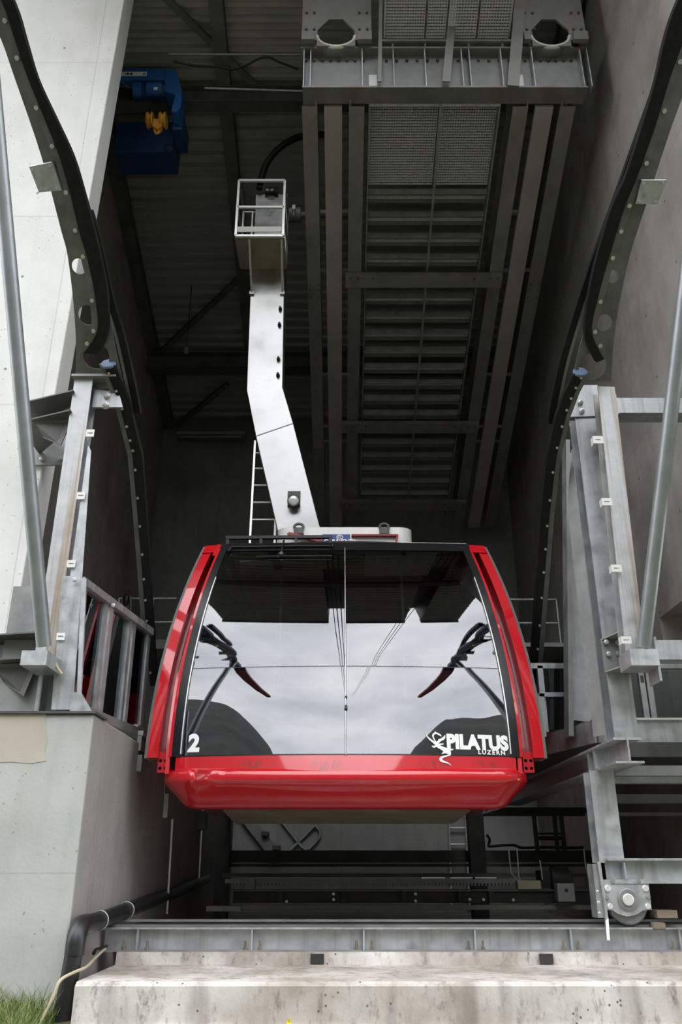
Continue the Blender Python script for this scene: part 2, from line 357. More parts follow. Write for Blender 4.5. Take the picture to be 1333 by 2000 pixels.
def curve_mb(cu, O, U, W, N):
    ob = bpy.data.objects.new('tmp_curve', cu); COL.objects.link(ob)
    dg = bpy.context.evaluated_depsgraph_get(); me = bpy.data.meshes.new_from_object(ob.evaluated_get(dg))
    bpy.data.objects.remove(ob); mb = MB(); O = V(O); U = V(U); W = V(W); N = V(N)
    mb.add([O+U*v.co.x+W*v.co.y+N*v.co.z for v in me.vertices], [tuple(p.vertices) for p in me.polygons]); bpy.data.meshes.remove(me)
    return mb
def text2d(s, size, bold=0., xs=1., spacing=1., align='LEFT'):
    cu = bpy.data.curves.new('lettering', 'FONT'); cu.body = s; cu.size = size; cu.offset = bold; cu.space_character = spacing; cu.align_x = align; cu.extrude = .0015; cu.resolution_u = 4
    mb = curve_mb(cu, (0,0,0), (xs,0,0), (0,1,0), (0,0,1)); return mb
def circle(cx, cy, r, n=24, a0=0., sq=1.): return [(cx+r*math.cos(a0+2*math.pi*k/n), cy+r*sq*math.sin(a0+2*math.pi*k/n)) for k in range(n)]
def spline(P, n=5):
    """smooth 3-D curve through points"""
    P = [V(p) for p in P]; Q = [P[0]]+P+[P[-1]]; out = []
    for i in range(1, len(Q)-2):
        a, b, c, d = Q[i-1], Q[i], Q[i+1], Q[i+2]
        for k in range(n):
            s = k/n; out.append(.5*((2*b)+(c-a)*s+(2*a-5*b+4*c-d)*s*s+(3*b-a-3*c+d)*s**3))
    return out+[P[-1]]
def arc_pts(fn, a0, a1, n): return [fn(a0+(a1-a0)*k/n) for k in range(n+1)]
def bolts(mb, pts, axis, r=.014, h=.014, n=6):
    ax = V(axis).normalized()
    for p in pts: mb.lathe(V(p), ax, [(0, r), (h, r), (h*1.05, r*.6)], n)
    return mb
# ================================================================== SETTING
def st(name, mb, mat, bevel=0): return single(name, mb, mat, kind='structure', bevel=bevel)
XL, XR, YB = -4.1, 3.75, 17.0
RA, RB = 15.4, .346           # roof underside z = RA - RB*y
GA, GB = 13.0, .38            # girder underside z = GA - GB*y
def roofz(y): return RA-RB*y
def girz(y): return GA-GB*y
ZP = 1.16                     # plinth top
st('wall_left_front', MB().prism([(-16,8.0,ZP),(-3.235,8.0,ZP),(-3.01,8.0,13.6),(-16,8.0,13.6)], (0,.36,0)), 'concrete_wall', bevel=.012)
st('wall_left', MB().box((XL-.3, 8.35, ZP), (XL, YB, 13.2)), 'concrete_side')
wr = MB()
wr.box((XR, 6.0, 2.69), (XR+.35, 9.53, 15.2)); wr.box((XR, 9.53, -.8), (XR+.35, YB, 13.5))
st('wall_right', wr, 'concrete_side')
wf = MB().box((XR+.35, 6.0, 2.69), (16, 6.35, 14.0)).box((XR+.35, 6.35, 2.69), (16, 8.6, 2.9))
st('wall_right_front', wf, 'concrete_wall')
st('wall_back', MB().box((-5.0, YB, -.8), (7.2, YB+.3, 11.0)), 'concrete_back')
st('wall_back_lit', MB().box((-2.04, YB-.12, .16), (7.0, YB, 1.5)), 'concrete_back_lit')  # thin paler facing that paints more light onto the lower back wall
so = MB().box((7.0, 8.6, -.8), (7.3, YB, 4.0)); so.box((XR+.35, 8.6, 2.69), (7.3, YB, 2.9))
st('wall_side_bay', so, 'concrete_side')
# the docking platform's plinth on the left
pl = MB().prism([(-16,7.0,-3), (-2.04,7.0,-3), (-2.04,7.0,ZP), (-16,7.0,ZP)], (0,10.3,0))
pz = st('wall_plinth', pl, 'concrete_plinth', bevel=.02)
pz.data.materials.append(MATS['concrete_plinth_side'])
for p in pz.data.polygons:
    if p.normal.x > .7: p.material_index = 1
pa = atY(-60,1490,6.99); pb_ = atY(88,1394,6.99)
st('trim_5', MB().prism([atY(x, y, 6.996) for x, y in ((-60,1394),(90,1394),(88,1420),(93,1446),(86,1470),(90,1486),(60,1491),(20,1488),(-60,1492))], (0,.02,0)), 'patch_mortar')
st('trim_1', MB().box((-3.0, 6.97, ZP), (-2.02, 7.35, ZP+.018)), 'dark_steel')          # cover plate on the plinth edge
# ledge and pit
lg = MB().prism([(-1.86,6.66,-3), (-1.86,6.66,-.77), (-1.86,6.70,-.745), (-1.86,7.78,-.745), (-1.86,7.80,-.655), (-1.86,9.6,-.655), (-1.86,9.6,-3)], (12,0,0))
lo = st('ledge', lg, 'concrete_ledge')
st('trim_2', MB().box((-1.86, 6.645, -3), (10, 6.665, -1.0)), 'concrete_ledge')
st('floor', MB().box((-2.04, 9.6, -1.1), (7.0, YB, -.78)), 'concrete_back')
notch = MB()
for px in (620, 1068): 
    c = atY(px, 1873, 7.775); notch.box((c.x-.055, 7.765, -.735), (c.x+.055, 7.79, -.665))
st('trim_3', notch, 'black_steel')
# ground outside
gr = MB()
def terr(u, v):
    x = -70+140*u; y = -70+77.4*v
    z = -1.7+.1*max(y, -2) if y > -2 else -1.9+.02*(y+2)
    return V((x, y, z+.04*math.sin(x*1.7)*math.cos(y*1.3)))
gr.grid(terr, 80, 80, True)
st('ground', gr, 'soil')
# mountain flank behind the viewer, unseen; added to block low sky light
mt = MB(); rm = random.Random(11)
def flank(u, v):
    x = -140+280*u; d = v*150; y = -9-d
    q = x/(d+9+9); s = min(1, max(0, (-.12-q)/.42)); s = s*s*(3-2*s)          # the ridge is higher on the left
    s += .75*min(1, max(0, (q-.12)/.3))  # raised on the right too, to darken the mirrored view behind the lettering
    z = -1.95+d*(.50+.62*s)*(1-.0006*d)+(1.2*math.sin(x*.11+d*.05)+.7*math.sin(x*.27-d*.19))*min(1, d/12)
    return V((x, y, z))
mt.grid(flank, 70, 60, True)
st('unseen_hillside', mt, 'terrain')
# ---------------------------------------------------------------- roof
YF, YN = 2.7, 7.0          # front edge of the roof; it is notched for the ropes as far back as YN
dz = .07; deck = MB()
def deck_piece(x0, x1, ya, yb):
    prof = []; y = ya
    while y < yb-.01:
        for dy, h in ((0, 0), (.055, 0), (.075, dz), (.190, dz)): prof.append((y+dy, roofz(y+dy)+h))
        y += .205
    pts = []
    for yy, zz in prof: pts += [V((x0, yy, zz)), V((x1, yy, zz))]
    deck.add(pts, [(2*i, 2*i+1, 2*i+3, 2*i+2) for i in range(len(prof)-1)])
def slab_piece(mb, x0, x1, ya, yb):
    mb.hexa([(x0,ya,roofz(ya)+.12),(x1,ya,roofz(ya)+.12),(x1,yb,roofz(yb)+.12),(x0,yb,roofz(yb)+.12),(x0,ya,roofz(ya)+.42),(x1,ya,roofz(ya)+.42),(x1,yb,roofz(yb)+.42),(x0,yb,roofz(yb)+.42)])
ROPE_BAYS = ((-5.1,-.58),(.12,2.6),(3.28,4.9))
deck_piece(XL-.4, XR+.5, YN, YB+.2)
for xa_, xb_ in ROPE_BAYS: deck_piece(xa_, xb_, YF, YN)
dk = st('ceiling', deck, 'deck_metal')
md = dk.modifiers.new('gauge', 'SOLIDIFY'); md.thickness = .006; md.offset = 1
rt = MB(); slab_piece(rt, XL-.5, XR+.6, YN, YB+.4)
for xa_, xb_ in ROPE_BAYS: slab_piece(rt, xa_, xb_, YF, YN)
for xa_, xb_ in ((-.58,.12),(2.6,3.28)):                      # unseen raised hoods, added to hide the sky through the rope slots
    f0, f1 = roofz(YF)+2.6, roofz(YN)+.5
    rt.hexa([(xa_-.1,YF,f0),(xb_+.1,YF,f0),(xb_+.1,YN+.2,f1),(xa_-.1,YN+.2,f1),(xa_-.1,YF,f0+.1),(xb_+.1,YF,f0+.1),(xb_+.1,YN+.2,f1+.1),(xa_-.1,YN+.2,f1+.1)])
    for xs_ in (xa_-.1, xb_): rt.prism([(xs_,YF,roofz(YF)+.3),(xs_,YN+.2,roofz(YN)+.3),(xs_,YN+.2,f1),(xs_,YF,f0)], (.1,0,0))
    rt.box((xa_-.1,YN,roofz(YN)+.1),(xb_+.1,YN+.2,f1))
st('roof_top', rt, 'roof_dark')
tr4 = MB()
for xa_, xb_ in ROPE_BAYS: tr4.box((xa_, YF-.08, roofz(YF)-.2), (xb_, YF-.01, roofz(YF)+.45))
st('trim_4', tr4, 'dark_steel')
# purlins along the slope
def rp_(x, y, d=0): return V((x, y, roofz(y)-d))
nUp = V((0, RB, 1)).normalized()
def purlin(x, w, h, y0, y1, label):
    single('roof_purlin', MB().ibeam(rp_(x, y0, h/2+.005), rp_(x, y1, h/2+.005), w, h, up=nUp), 'dark_steel', label, 'roof beam', 'roof beams along the slope')
purlin(-1.92, .22, .24, YN, YB, 'dark steel roof beam running up the slope past the white service basket')
purlin(-3.98, .22, .24, YN, YB, 'dark steel roof beam along the top of the left concrete wall')
purlin(3.55, .26, .30, YN, YB, 'dark steel roof beam along the top of the right concrete wall')
def crossbeam(y, w, h, x0, x1, label, drop=.28):
    z = roofz(y)-drop-h/2
    single('roof_cross_beam', MB().ibeam((x0, y, z), (x1, y, z), w, h), 'dark_steel', label, 'roof beam', 'roof beams across the bay')
crossbeam(9.92, .22, .36, XL, XR, 'dark steel cross beam carrying the blue hoist', .24)
crossbeam(15.0, .34, .36, XL, XR, 'deepest dark cross beam low under the roof above the ladder', .25)
crossbeam(6.0, .22, .36, XL, XR, 'dark cross beam nearest the front edge of the roof', .24)
def brace(p0, p1, label):
    single('roof_brace', MB().beam(p0, p1, .10, .10, nUp), 'dark_steel', label, 'brace', 'diagonal braces under the roof')
brace(onP(318, -10, RA-.2, RB), onP(500, 168, RA-.2, RB), 'thin diagonal roof brace above the blue hoist')
brace(onP(488, 525, RA-.2, RB), onP(312, 690, RA-.2, RB), 'thin diagonal roof brace left of the white hanger arm')
brace(onP(445, 750, RA-.3, RB), onP(345, 832, RA-.3, RB), 'short diagonal roof brace near the back wall')
# unlit tube light on the back wall
t = thing('tube_light', atY(415, 856, 16.6), 'long grey unlit tube light high on the back wall', 'light')
a = atY(345, 853, 16.7); b = atY(478, 853, 16.7)
part('housing', MB().box((a.x, 16.62, a.z+.02), (b.x, 16.98, a.z+.1)), 'galvanised_dull', t)
part('tube', MB().cyl((a.x+.05, 16.66, a.z-.02), (b.x-.05, 16.66, a.z-.02), .035), 'seal_grey', t)
t = thing('pendant_lamp', atY(364, 684, 13.6), 'small grey pendant bulb hanging below the diagonal roof brace', 'lamp')
c = atY(364, 684, 13.6)
part('bulb', MB().lathe(c+V((0,0,-.08)), (0,0,1), [(0,.03),(.04,.055),(.1,.055),(.15,.03)]), 'seal_grey', t)
part('cord', MB().cyl(c+V((0,0,.07)), V((c.x, c.y, roofz(c.y))), .008, 6), 'cable_black', t)
# catenary power cable for the hoist
pts = [onP(430+x, 100+8*math.sin(x/22), GA+1.2, .36) for x in range(-130, 160, 10)]
single('festoon_cable', MB().tube(spline([onP(x, y, 14.5, RB) for x, y in ((340,120),(380,128),(420,130),(455,135),(480,128),(505,115),(525,112),(548,122),(583,135))]), .018, 6), 'cable_black', 'thin black cable looping under the roof beside the portal', 'cable')
single('conduit', MB().tube([onP(x, y, 14.7, RB) for x, y in ((330,106),(590,107))], .02, 6), 'galvanised_dull', 'thin grey conduit running across the roof above the looped cable', 'pipe')
single('conduit', MB().tube([onP(x, y, 14.7, RB) for x, y in ((400,172),(592,178))], .02, 6), 'galvanised', 'thin bright conduit running along the hoist cross beam', 'pipe')
# ================================================================== PORTAL AND GIRDERS
t = thing('portal_beam', (1.4, 8.37, 9.6), 'heavy grey plate girder crossing the top of the photo with white stiffener ribs', 'steel beam')
zb = 9.83; zt = 10.56
part('bottom_flange', MB().box((-.53, 8.235, zb-.03), (3.38, 8.505, zb)), 'girder_steel', t)
part('top_flange', MB().box((-.56, 8.235, zt), (3.45, 8.505, zt+.03)), 'girder_steel', t)
part('web', MB().box((-.53, 8.36, zb), (3.40, 8.38, zt)), 'galvanised_dull', t)
for px in (594, 607, 708, 769, 831, 903, 918, 980, 1041, 1136, 1150):
    x = atY(px, 140, 8.3).x
    part('stiffener', MB().box((x-.007, 8.24, zb), (x+.007, 8.36, zt)), 'galvanised', t)
for px in (729, 1016):
    x = atY(px, 150, 8.3).x
    part('splice_plate', MB().box((x-.055, 8.335, zb+.01), (x+.055, 8.36, zb+.33)), 'aluminium', t, 'bright pale splice plate')
bm_ = MB()
for px in list(range(598, 720, 16))+list(range(755, 1000, 20))+list(range(1026, 1150, 15)):
    x = atY(px, 118, 8.36).x; bolts(bm_, [(x, 8.36, zt-.1)], (0,-1,0), .022, .03)
part('bolts', bm_, 'dark_steel', t, kind='stuff')
def gusset(x0, x1, cx, label):
    t = thing('saddle_gusset', ((x0+x1)/2, 8.2, zt+.03), label, 'steel plate', 'bolted gusset plates on the portal')
    zb0, zt0 = 10.66, 12.3; w = .27
    arch = [(cx-.26, 10.75), (cx-.26, 10.86), (cx-.10, 11.08), (cx+.10, 11.08), (cx+.26, 10.86), (cx+.26, 10.75)]
    arch += [(cx+.26*math.cos(a), 10.75+.20*math.sin(a)) for a in [-math.pi*k/12 for k in range(1, 12)]]
    mb = flat_shape([(x0,zb0),(cx-.27,zb0),(cx-.27,10.54),(cx+.27,10.54),(cx+.27,zb0),(x1,zb0),(x1,zt0),(x0,zt0)], [arch], (0,8.20,0), (1,0,0), (0,0,1), (0,1,0), .03)
    part('plate', mb, 'girder_steel', t)
    part('saddle_tube', MB().tube([(cx+.27*math.cos(a), 8.21, 10.76+.21*math.sin(a)) for a in [-math.pi*k/14 for k in range(15)]], .03, 8), 'white_paint', t, 'bright curved saddle rim')
    part('shoe', MB().strip([(cx+.27*math.cos(a), 8.22, 10.76+.21*math.sin(a)) for a in [-math.pi*k/14 for k in range(15)]], [(cx+.31*math.cos(a), 8.22, 10.76+.25*math.sin(a)) for a in [-math.pi*k/14 for k in range(15)]], (0,.45,0)), 'galvanised_dull', t)
    part('foot', MB().box((x0, 8.12, zt+.032), (cx-.3, 8.185, zb0+.1)), 'girder_steel', t)
    part('foot', MB().box((cx+.3, 8.12, zt+.032), (x1, 8.185, zb0+.1)), 'girder_steel', t)
    b_ = MB(); P = []
    for zz in (10.86, 11.2, 11.62, 12.0):
        for xx in (x0+.06, x0+.17, x1-.17, x1-.06): P.append((xx, 8.185, zz))
    bolts(b_, P, (0,-1,0), .02, .02); part('bolts', b_, 'dark_steel', t, kind='stuff')
gusset(-.55, .43, -.07, 'bolted grey gusset plate with arched hole above the left end of the portal beam')
gusset(2.56, 3.45, 2.95, 'bolted grey gusset plate with arched hole above the right end of the portal beam')
# track girders
def track(cx, label, ymax=16.6):
    t = thing('track_girder', (cx, 8.5, girz(8.5)), label, 'steel girder', 'twin-channel girders under the roof')
    y0, y1 = 8.52, ymax
    up = V((0, GB, 1)).normalized()
    def g(x, y, d=0): return V((x, y, girz(y)+d))
    for s in (-1, 1):
        xo = cx+s*.33
        part('channel', MB().beam(g(xo, y0, .01), g(xo, y1, .01), .215, .02, up).beam(g(xo-s*.09, y0, .25), g(xo-s*.09, y1, .25), .02, .46, up).beam(g(xo, y0, .5), g(xo, y1, .5), .215, .02, up), 'girder_steel', t)
    part('rope_cover', MB().beam(g(cx, y0, .02), g(cx, y1, .02), .25, .08, up), 'girder_cover', t, 'pinkish grey flat cover strip')
    for yy in (10.95, 12.9, 14.05, 14.4):
        part('spacer', MB().box((cx-.23, yy-.02, girz(yy)+.05), (cx+.23, yy+.02, girz(yy)+.1)), 'galvanised_dull', t)
    for yy in (11.25, 14.65):
        for s in (-1,):
            xo = cx+s*.33*(1 if cx < 1 else -1)
            part('splice_plate', MB().beam(g(xo, yy-.2, -.006), g(xo, yy+.2, -.006), .2, .012, up), 'girder_steel', t)
            b_ = MB(); bolts(b_, [g(xo+dx, yy+dy, -.012) for dx in (-.07,.07) for dy in (-.13,-.04,.1)], -up, .013, .012); part('bolts', b_, 'dark_steel', t, kind='stuff')
    part('sheave_shaft', MB().cyl((cx-.3, 10.7, 9.86), (cx+.3, 10.7, 9.86), .07), 'galvanised_dull', t)
    return t
track(-.11, 'left twin-channel steel girder above the hanger arm with a pinkish cover strip')
track(2.84, 'right twin-channel steel girder sloping down along the right concrete wall')
up = V((0, GB, 1)).normalized()
for py, xa, xb, lab in ((547, 675, 980, 'bolted grey cross tie under the girders, nearest the portal'), (834, 668, 935, 'bolted grey cross tie under the girders, middle of three'), (986, 665, 910, 'bolted grey cross tie under the girders, nearest the cabin roof')):
    a = onP(xa, py, GA-.08, GB); b = onP(xb, py, GA-.08, GB); b.y = a.y; b.z = a.z
    t = thing('cross_tie', (a+b)/2, lab, 'steel beam', 'cross ties under the girders')
    part('bar', MB().beam(a, b, .22, .10, up), 'girder_steel', t)
    b_ = MB(); bolts(b_, [V((a.x+d, a.y-.07, a.z-.02)) for d in (.08,.2,.45)]+[V((b.x-d, a.y-.07, a.z-.02)) for d in (.08,.2,.45)], -up, .018, .03); part('bolts', b_, 'dark_steel', t, kind='stuff')
# dark hanging tubes in the gap between the strips of the left girder
# maintenance catwalk: grating panels and grating steps between the girders
t = thing('catwalk', (1.3, 8.6, girz(8.6)), 'galvanised grating walkway with descending steps between the two girders', 'walkway')
xa, xb, xm = .40, 2.24, 1.40
def cw(x, y, d=.22): return V((x, y, girz(y)+d))
for x, nm in ((xa, 'stringer'), (xb, 'stringer')):
    part(nm, MB().beam(cw(x, 8.5), cw(x, 16.5), .02, .22, up), 'galvanised_dull', t)
part('centre_bar', MB().beam(cw(xm, 8.5, .08), cw(xm, 16.5, .08), .035, .05, up), 'galvanised_dull', t)
def grate(x0, x1, y0, y1, zf, pitch=.036, h=.03, th=.004):
    mb = MB(); n = int((x1-x0)/pitch)
    for i in range(n+1):
        x = x0+(x1-x0)*i/n; mb.beam((x, y0, zf(y0)), (x, y1, zf(y1)), th, h)
    m = int((y1-y0)/pitch)
    for i in range(m+1):
        y = y0+(y1-y0)*i/m; mb.beam((x0, y, zf(y)), (x1, y, zf(y)), th*1.4, h)
    return mb
part('grating', grate(xa+.02, xm-.02, 8.52, 9.74, lambda y: girz(y)+.26), 'grating', t, kind='stuff')
part('grating', grate(xm+.02, xb-.02, 8.52, 9.74, lambda y: girz(y)+.26), 'grating', t, kind='stuff')
part('end_bar', MB().beam(cw(xa, 8.56, .12), cw(xb, 8.56, .12), .05, .08, up), 'galvanised', t)
# steps
sx0, sx1 = xa+.02, xb-.02
trd = MB().box((sx0,-.13,-.05), (sx1,-.122,.05)).box((sx0,.05,-.05), (sx1,.058,.05)).box((sx0,-.13,.045), (sx1,.0,.05))
for i in range(51):
    x = sx0+(sx1-sx0)*i/50; trd.box((x-.002, 0, .015), (x+.002, .052, .048))
for k in range(3): trd.box((sx0, .008+.018*k, .02), (sx1, .012+.018*k, .046))
trm = trd.mesh('tread'); trm.materials.append(MATS['galvanised_dull']); trm.materials.append(MATS['grating'])
for p in trm.polygons:
    if p.index >= 18: p.material_index = 1
y = 9.9
while y < 16.5:
    place('tread', trm, t, V((0, y, girz(y)+.2))); y += .335
# front walkway above the portal
t = thing('front_walkway', (1.5, 8.3, 10.7), 'bright galvanised grating walkway above the portal beam at the top edge', 'walkway')
zf = lambda y: 13.95-.38*y
fx0, fx1 = .62, 2.36
for a_, b_ in ((fx0, 1.17), (1.21, 1.47), (1.51, 1.9), (1.94, fx1)):
    part('grating', grate(a_, b_, 6.9, 8.37, zf), 'grating', t, kind='stuff')
for x in (fx0-.01, fx1+.01): part('edge_bar', MB().beam((x, 6.9, zf(6.9)), (x, 8.4, zf(8.4)), .012, .09), 'galvanised', t)
part('edge_bar', MB().box((fx0, 8.38, zf(8.38)-.05), (fx1, 8.40, zf(8.38)+.05)), 'galvanised', t)
for px in (766, 829, 913, 978):
    x = atY(px, 105, 8.4).x
    part('bracket', MB().prism([(x-.012, 8.40, zf(8.4)-.03), (x-.012, 8.24, zf(8.4)-.10), (x-.012, 8.24, 10.6), (x-.012, 8.40, 10.6)], (.024,0,0)), 'galvanised_dull', t)
part('cross_angle', MB().box((fx0-.05, 8.22, 10.68), (fx1+.1, 8.30, 10.72)), 'galvanised_dull', t)
def hang(pa, pb, w, label):
    a = atY(*pa, 8.15); b = atY(*pb, 8.15)
    single('hanger_plate', MB().beam(a, b, .02, w, (1,0,0)), 'girder_steel', label, 'steel plate', 'flat hanger plates over the portal')
hang((893, -60), (872, 160), .11, 'flat steel hanger plate crossing the middle of the portal beam')
hang((745, -60), (742, 160), .05, 'narrow upright steel strip beside the left gusset plate')
hang((1022, -60), (1003, 168), .16, 'flat steel hanger plate left of the right gusset plate')
# ================================================================== BLUE HOIST
hc = atY(300, 208, 9.9)
t = thing('rope_hoist', hc, 'blue electric rope hoist on the roof cross beam beside the bright wall', 'hoist')
def hb(x0,y0,x1,y1,Y,d): 
    a = atY(x0,y1,Y); b = atY(x1,y0,Y); return (a.x, Y, a.z), (b.x, Y+d, b.z)
part('frame_bar', MB().box(*hb(225,133,344,155,9.55,.16)), 'blue_paint', t, bevel=.02)
a = atY(346,133,9.55); b = atY(362,232,9.62)
part('end_housing', MB().prism([atY(322,134,9.52), atY(345,136,9.52), atY(356,178,9.52), atY(354,205,9.52), atY(346,218,9.52), atY(334,217,9.52), atY(342,185,9.52), atY(322,178,9.52)], (0,.3,0)), 'blue_paint', t, bevel=.015)
part('gearbox', MB().box(*hb(334,218,360,252,9.75,.5)), 'blue_dark', t, bevel=.03)
part('drum', MB().cyl(atY(262,181,9.66), atY(336,181,9.66), .13, 18), 'blue_dark', t)
part('motor', MB().cyl(atY(288,176,9.6), atY(318,176,9.6), .11, 18), 'blue_paint', t)
part('motor_fan', MB().cyl(atY(262,177,9.6), atY(278,177,9.6), .115, 18), 'blue_paint', t)
part('counter_box', MB().box(*hb(222,238,344,296,10.1,.5)), 'blue_dark', t, bevel=.02)
lab = part('name_plate', MB().box(*hb(236,140,287,147.5,9.535,.012)), 'white_print', t, 'white strip with dark lettering')
tm = text2d('HUS', .055, .002, 1.1); o = atY(245,145.8,9.53); mb = MB(); mb.add([V((o.x+p.x, o.y-p.z, o.z+p.y)) for p in tm.v], tm.f); part('lettering', mb, 'black_print', lab)
tm = text2d('01', .055, .002, 1.0); o = atY(279,146.0,9.53); mb = MB(); mb.add([V((o.x+p.x, o.y-p.z, o.z+p.y)) for p in tm.v], tm.f); part('lettering', mb, 'black_print', lab)
part('cable', MB().tube([atY(x,y,9.6) for x,y in ((238,158),(246,168),(254,172),(263,171),(270,167))], .012, 6), 'seal_grey', t)
part('rating_plate', MB().box(*hb(300,170,308,175,9.47,.01)), 'white_print', t)
part('coiled_cable', MB().tube([atY(330+9*math.cos(q), 289+7*math.sin(q), 9.95) for q in [2*math.pi*k/16 for k in range(16)]], .012, 6, closed=True), 'cable_black', t)
hk = thing('hook_block', atY(307,245,9.55), 'orange double-sheave hook block hanging under the blue hoist', 'hook')
for px in (294, 319):
    c = atY(px, 236, 9.55); w = .05
    sh = part('sheave', MB().lathe(c-V((w,0,0)), (1,0,0), [(0,.12),(.02,.13),(.035,.10),(.065,.10),(.08,.13),(.1,.12)], 18), 'orange_paint', hk)
part('yoke', MB().prism([atY(300,232,9.5), atY(313,232,9.5), atY(316,246,9.5), atY(308,252,9.5), atY(298,246,9.5)], (0,.1,0)), 'orange_paint', hk)
c = atY(307, 254, 9.55)
part('hook', MB().tube([c+V((.05*math.cos(q)*.7, 0, .075*math.sin(q))) for q in [math.pi*.55+1.55*math.pi*k/12 for k in range(13)]], .022, 8), 'orange_paint', hk)
part('rope', MB().cyl(atY(296,226,9.55), atY(298,186,9.6), .01, 6).cyl(atY(316,226,9.55), atY(314,186,9.6), .01, 6), 'cable_black', hk)
# ================================================================== CABLE CAR CABIN
CX = .045
def hwid(v): return 1.665+.08*v-.309*v*v
def ws(u, v, off=0.):
    """front of the cabin: u -1..1 across, v 0..1 up the glass; off = outwards"""
    dy = .50+1.14*v; n = V((-.36*u/1.6*0, -2.50, dy)).normalized()
    return V((CX+u*hwid(v), 8.0+.50*v+.57*v*v+(.18-.14*v)*u*u, .95+2.50*v))+n*off
def ws_solve(px, py):
    d = ray(px, py); v = .3
    for _ in range(40):
        Y = 8.0+.50*v+.57*v*v; X = d.x*Y/d.y; u = (X-CX)/hwid(v); Y += (.18-.14*v)*u*u
        Z = d.z*Y/d.y; v = v+.7*((Z-.95)/2.50-v)
    return (d.x*Y/d.y-CX)/hwid(v), v
def wsx(x, v, off=0.): return ws((x-CX)/hwid(v), v, off)      # by world x
YC, YFR = 10.2, 10.55                                                    # middle of the cabin
def mir(p): return V((p.x, 2*YC-p.y, p.z))
t = thing('cable_car_cabin', (CX, YC, .40), 'red cable car cabin number 2 with a wide dark windscreen hanging in the bay', 'cable car')
def wpane(name, u0, u1, v0, v1, mat, off=0., th=.012, nu=16, nv=14, rear=False, label=None, parent=None):
    f = lambda a, b: ws(u0+(u1-u0)*a, v0+(v1-v0)*b, off)
    g = f if not rear else (lambda a, b: mir(f(1-a, b)))
    return part(name, MB().sheet(g, nu, nv, th), mat, parent or t, label)
vJ = ws_solve(676, 1301)[1]
for rear in (False, True):
    for u0, u1 in ((-.94, -.004), (.004, .94)):
        wpane('windscreen_pane', u0, u1, .005, vJ-.0008, 'windscreen_glass', rear=rear)
        wpane('windscreen_pane', u0, u1, vJ+.0008, .955, 'windscreen_glass', rear=rear)
    for s in (-1, 1):
        a, b = (.938, 1.0) if s > 0 else (-1.0, -.938)
        wpane('pillar', a, b, 0., 1.0, 'black_trim', .012, .09, 3, 18, rear)
        a, b = (.934, .940) if s > 0 else (-.940, -.934)
        wpane('edge_strip', a, b, .01, .80, 'aluminium', .016, .008, 1, 18, rear)
        a, b = (.990, 1.006) if s > 0 else (-1.006, -.990)
        wpane('red_edge', a, b, 0., .97, 'red_paint', .016, .05, 1, 18, rear)
    wpane('header', -1.0, 1.0, .955, 1.0, 'black_trim', .010, .08, 18, 2, rear)
    wpane('sill_seal', -.94, .94, 0., .005, 'black_trim', .001, .03, 18, 1, rear)
    wpane('mullion', -.005, .005, 0.0, .985, 'black_trim', .010, .03, 1, 16, rear)
    wpane('lower_panel', -.965, .965, -.062, 0., 'red_paint_scuffed', .0, .03, 18, 2, rear)
wpane('mullion_strip', -.0022, .0022, .0, .97, 'galvanised', .013, .005, 1, 16)
wpane('joint_strip', -.925, .925, vJ-.0014, vJ+.0014, 'black_trim', .0008, .014, 18, 1)
# bumper: a profile swept round the plan
path = []; R = .30; hw = 1.675; y0 = 8.03; y1 = 2*YC-y0
def add_front(y_s, sgn, xs):
    pass
for k in range(11):
    x = -(hw-R)+2*(hw-R)*k/10; path.append((V((CX+x, y0+.12*(x/hw)**2, 0)), V((.14*x/hw, -1, 0)).normalized()))
for k in range(1, 9):
    a = -math.pi/2+math.pi/2*k/8; path.append((V((CX+hw-R+R*math.cos(a), y0+.075+R+R*math.sin(a), 0)), V((math.cos(a), math.sin(a), 0))))
for k in range(1, 4): path.append((V((CX+hw, y0+R+(y1-y0-2*R)*k/4, 0)), V((1,0,0))))
for k in range(9):
    a = math.pi/2*k/8; path.append((V((CX+hw-R+R*math.cos(a), y1-.075-R+R*math.sin(a), 0)), V((math.cos(a), math.sin(a), 0))))
full = path+[(V((2*CX-p.x, 2*YC-p.y, 0)), V((-n.x, -n.y, 0))) for p, n in path]
prof = [(-.06,.845),(.0,.842),(.045,.825),(.066,.79),(.068,.742),(.064,.728),(.052,.715),(.012,.672),(-.06,.612),(-.13,.535),(-.19,.505),(-.27,.495)]
mb = MB(); pts = [p+n*d+V((0,0,z+.05*(p.y-8.03)/4.3)) for p, n in full for d, z in prof]; m = len(prof); n_ = len(full); fs = []
for i in range(n_):
    j = (i+1) % n_
    for k in range(m-1): fs.append((i*m+k, j*m+k, j*m+k+1, i*m+k+1))
mb.add(pts, fs, True); mb.add([pts[i*m+m-1] for i in range(n_)], [tuple(range(n_))]); mb.add([pts[i*m] for i in range(n_)], [tuple(range(n_-1,-1,-1))])
part('bumper', mb, 'red_paint_scuffed', t)
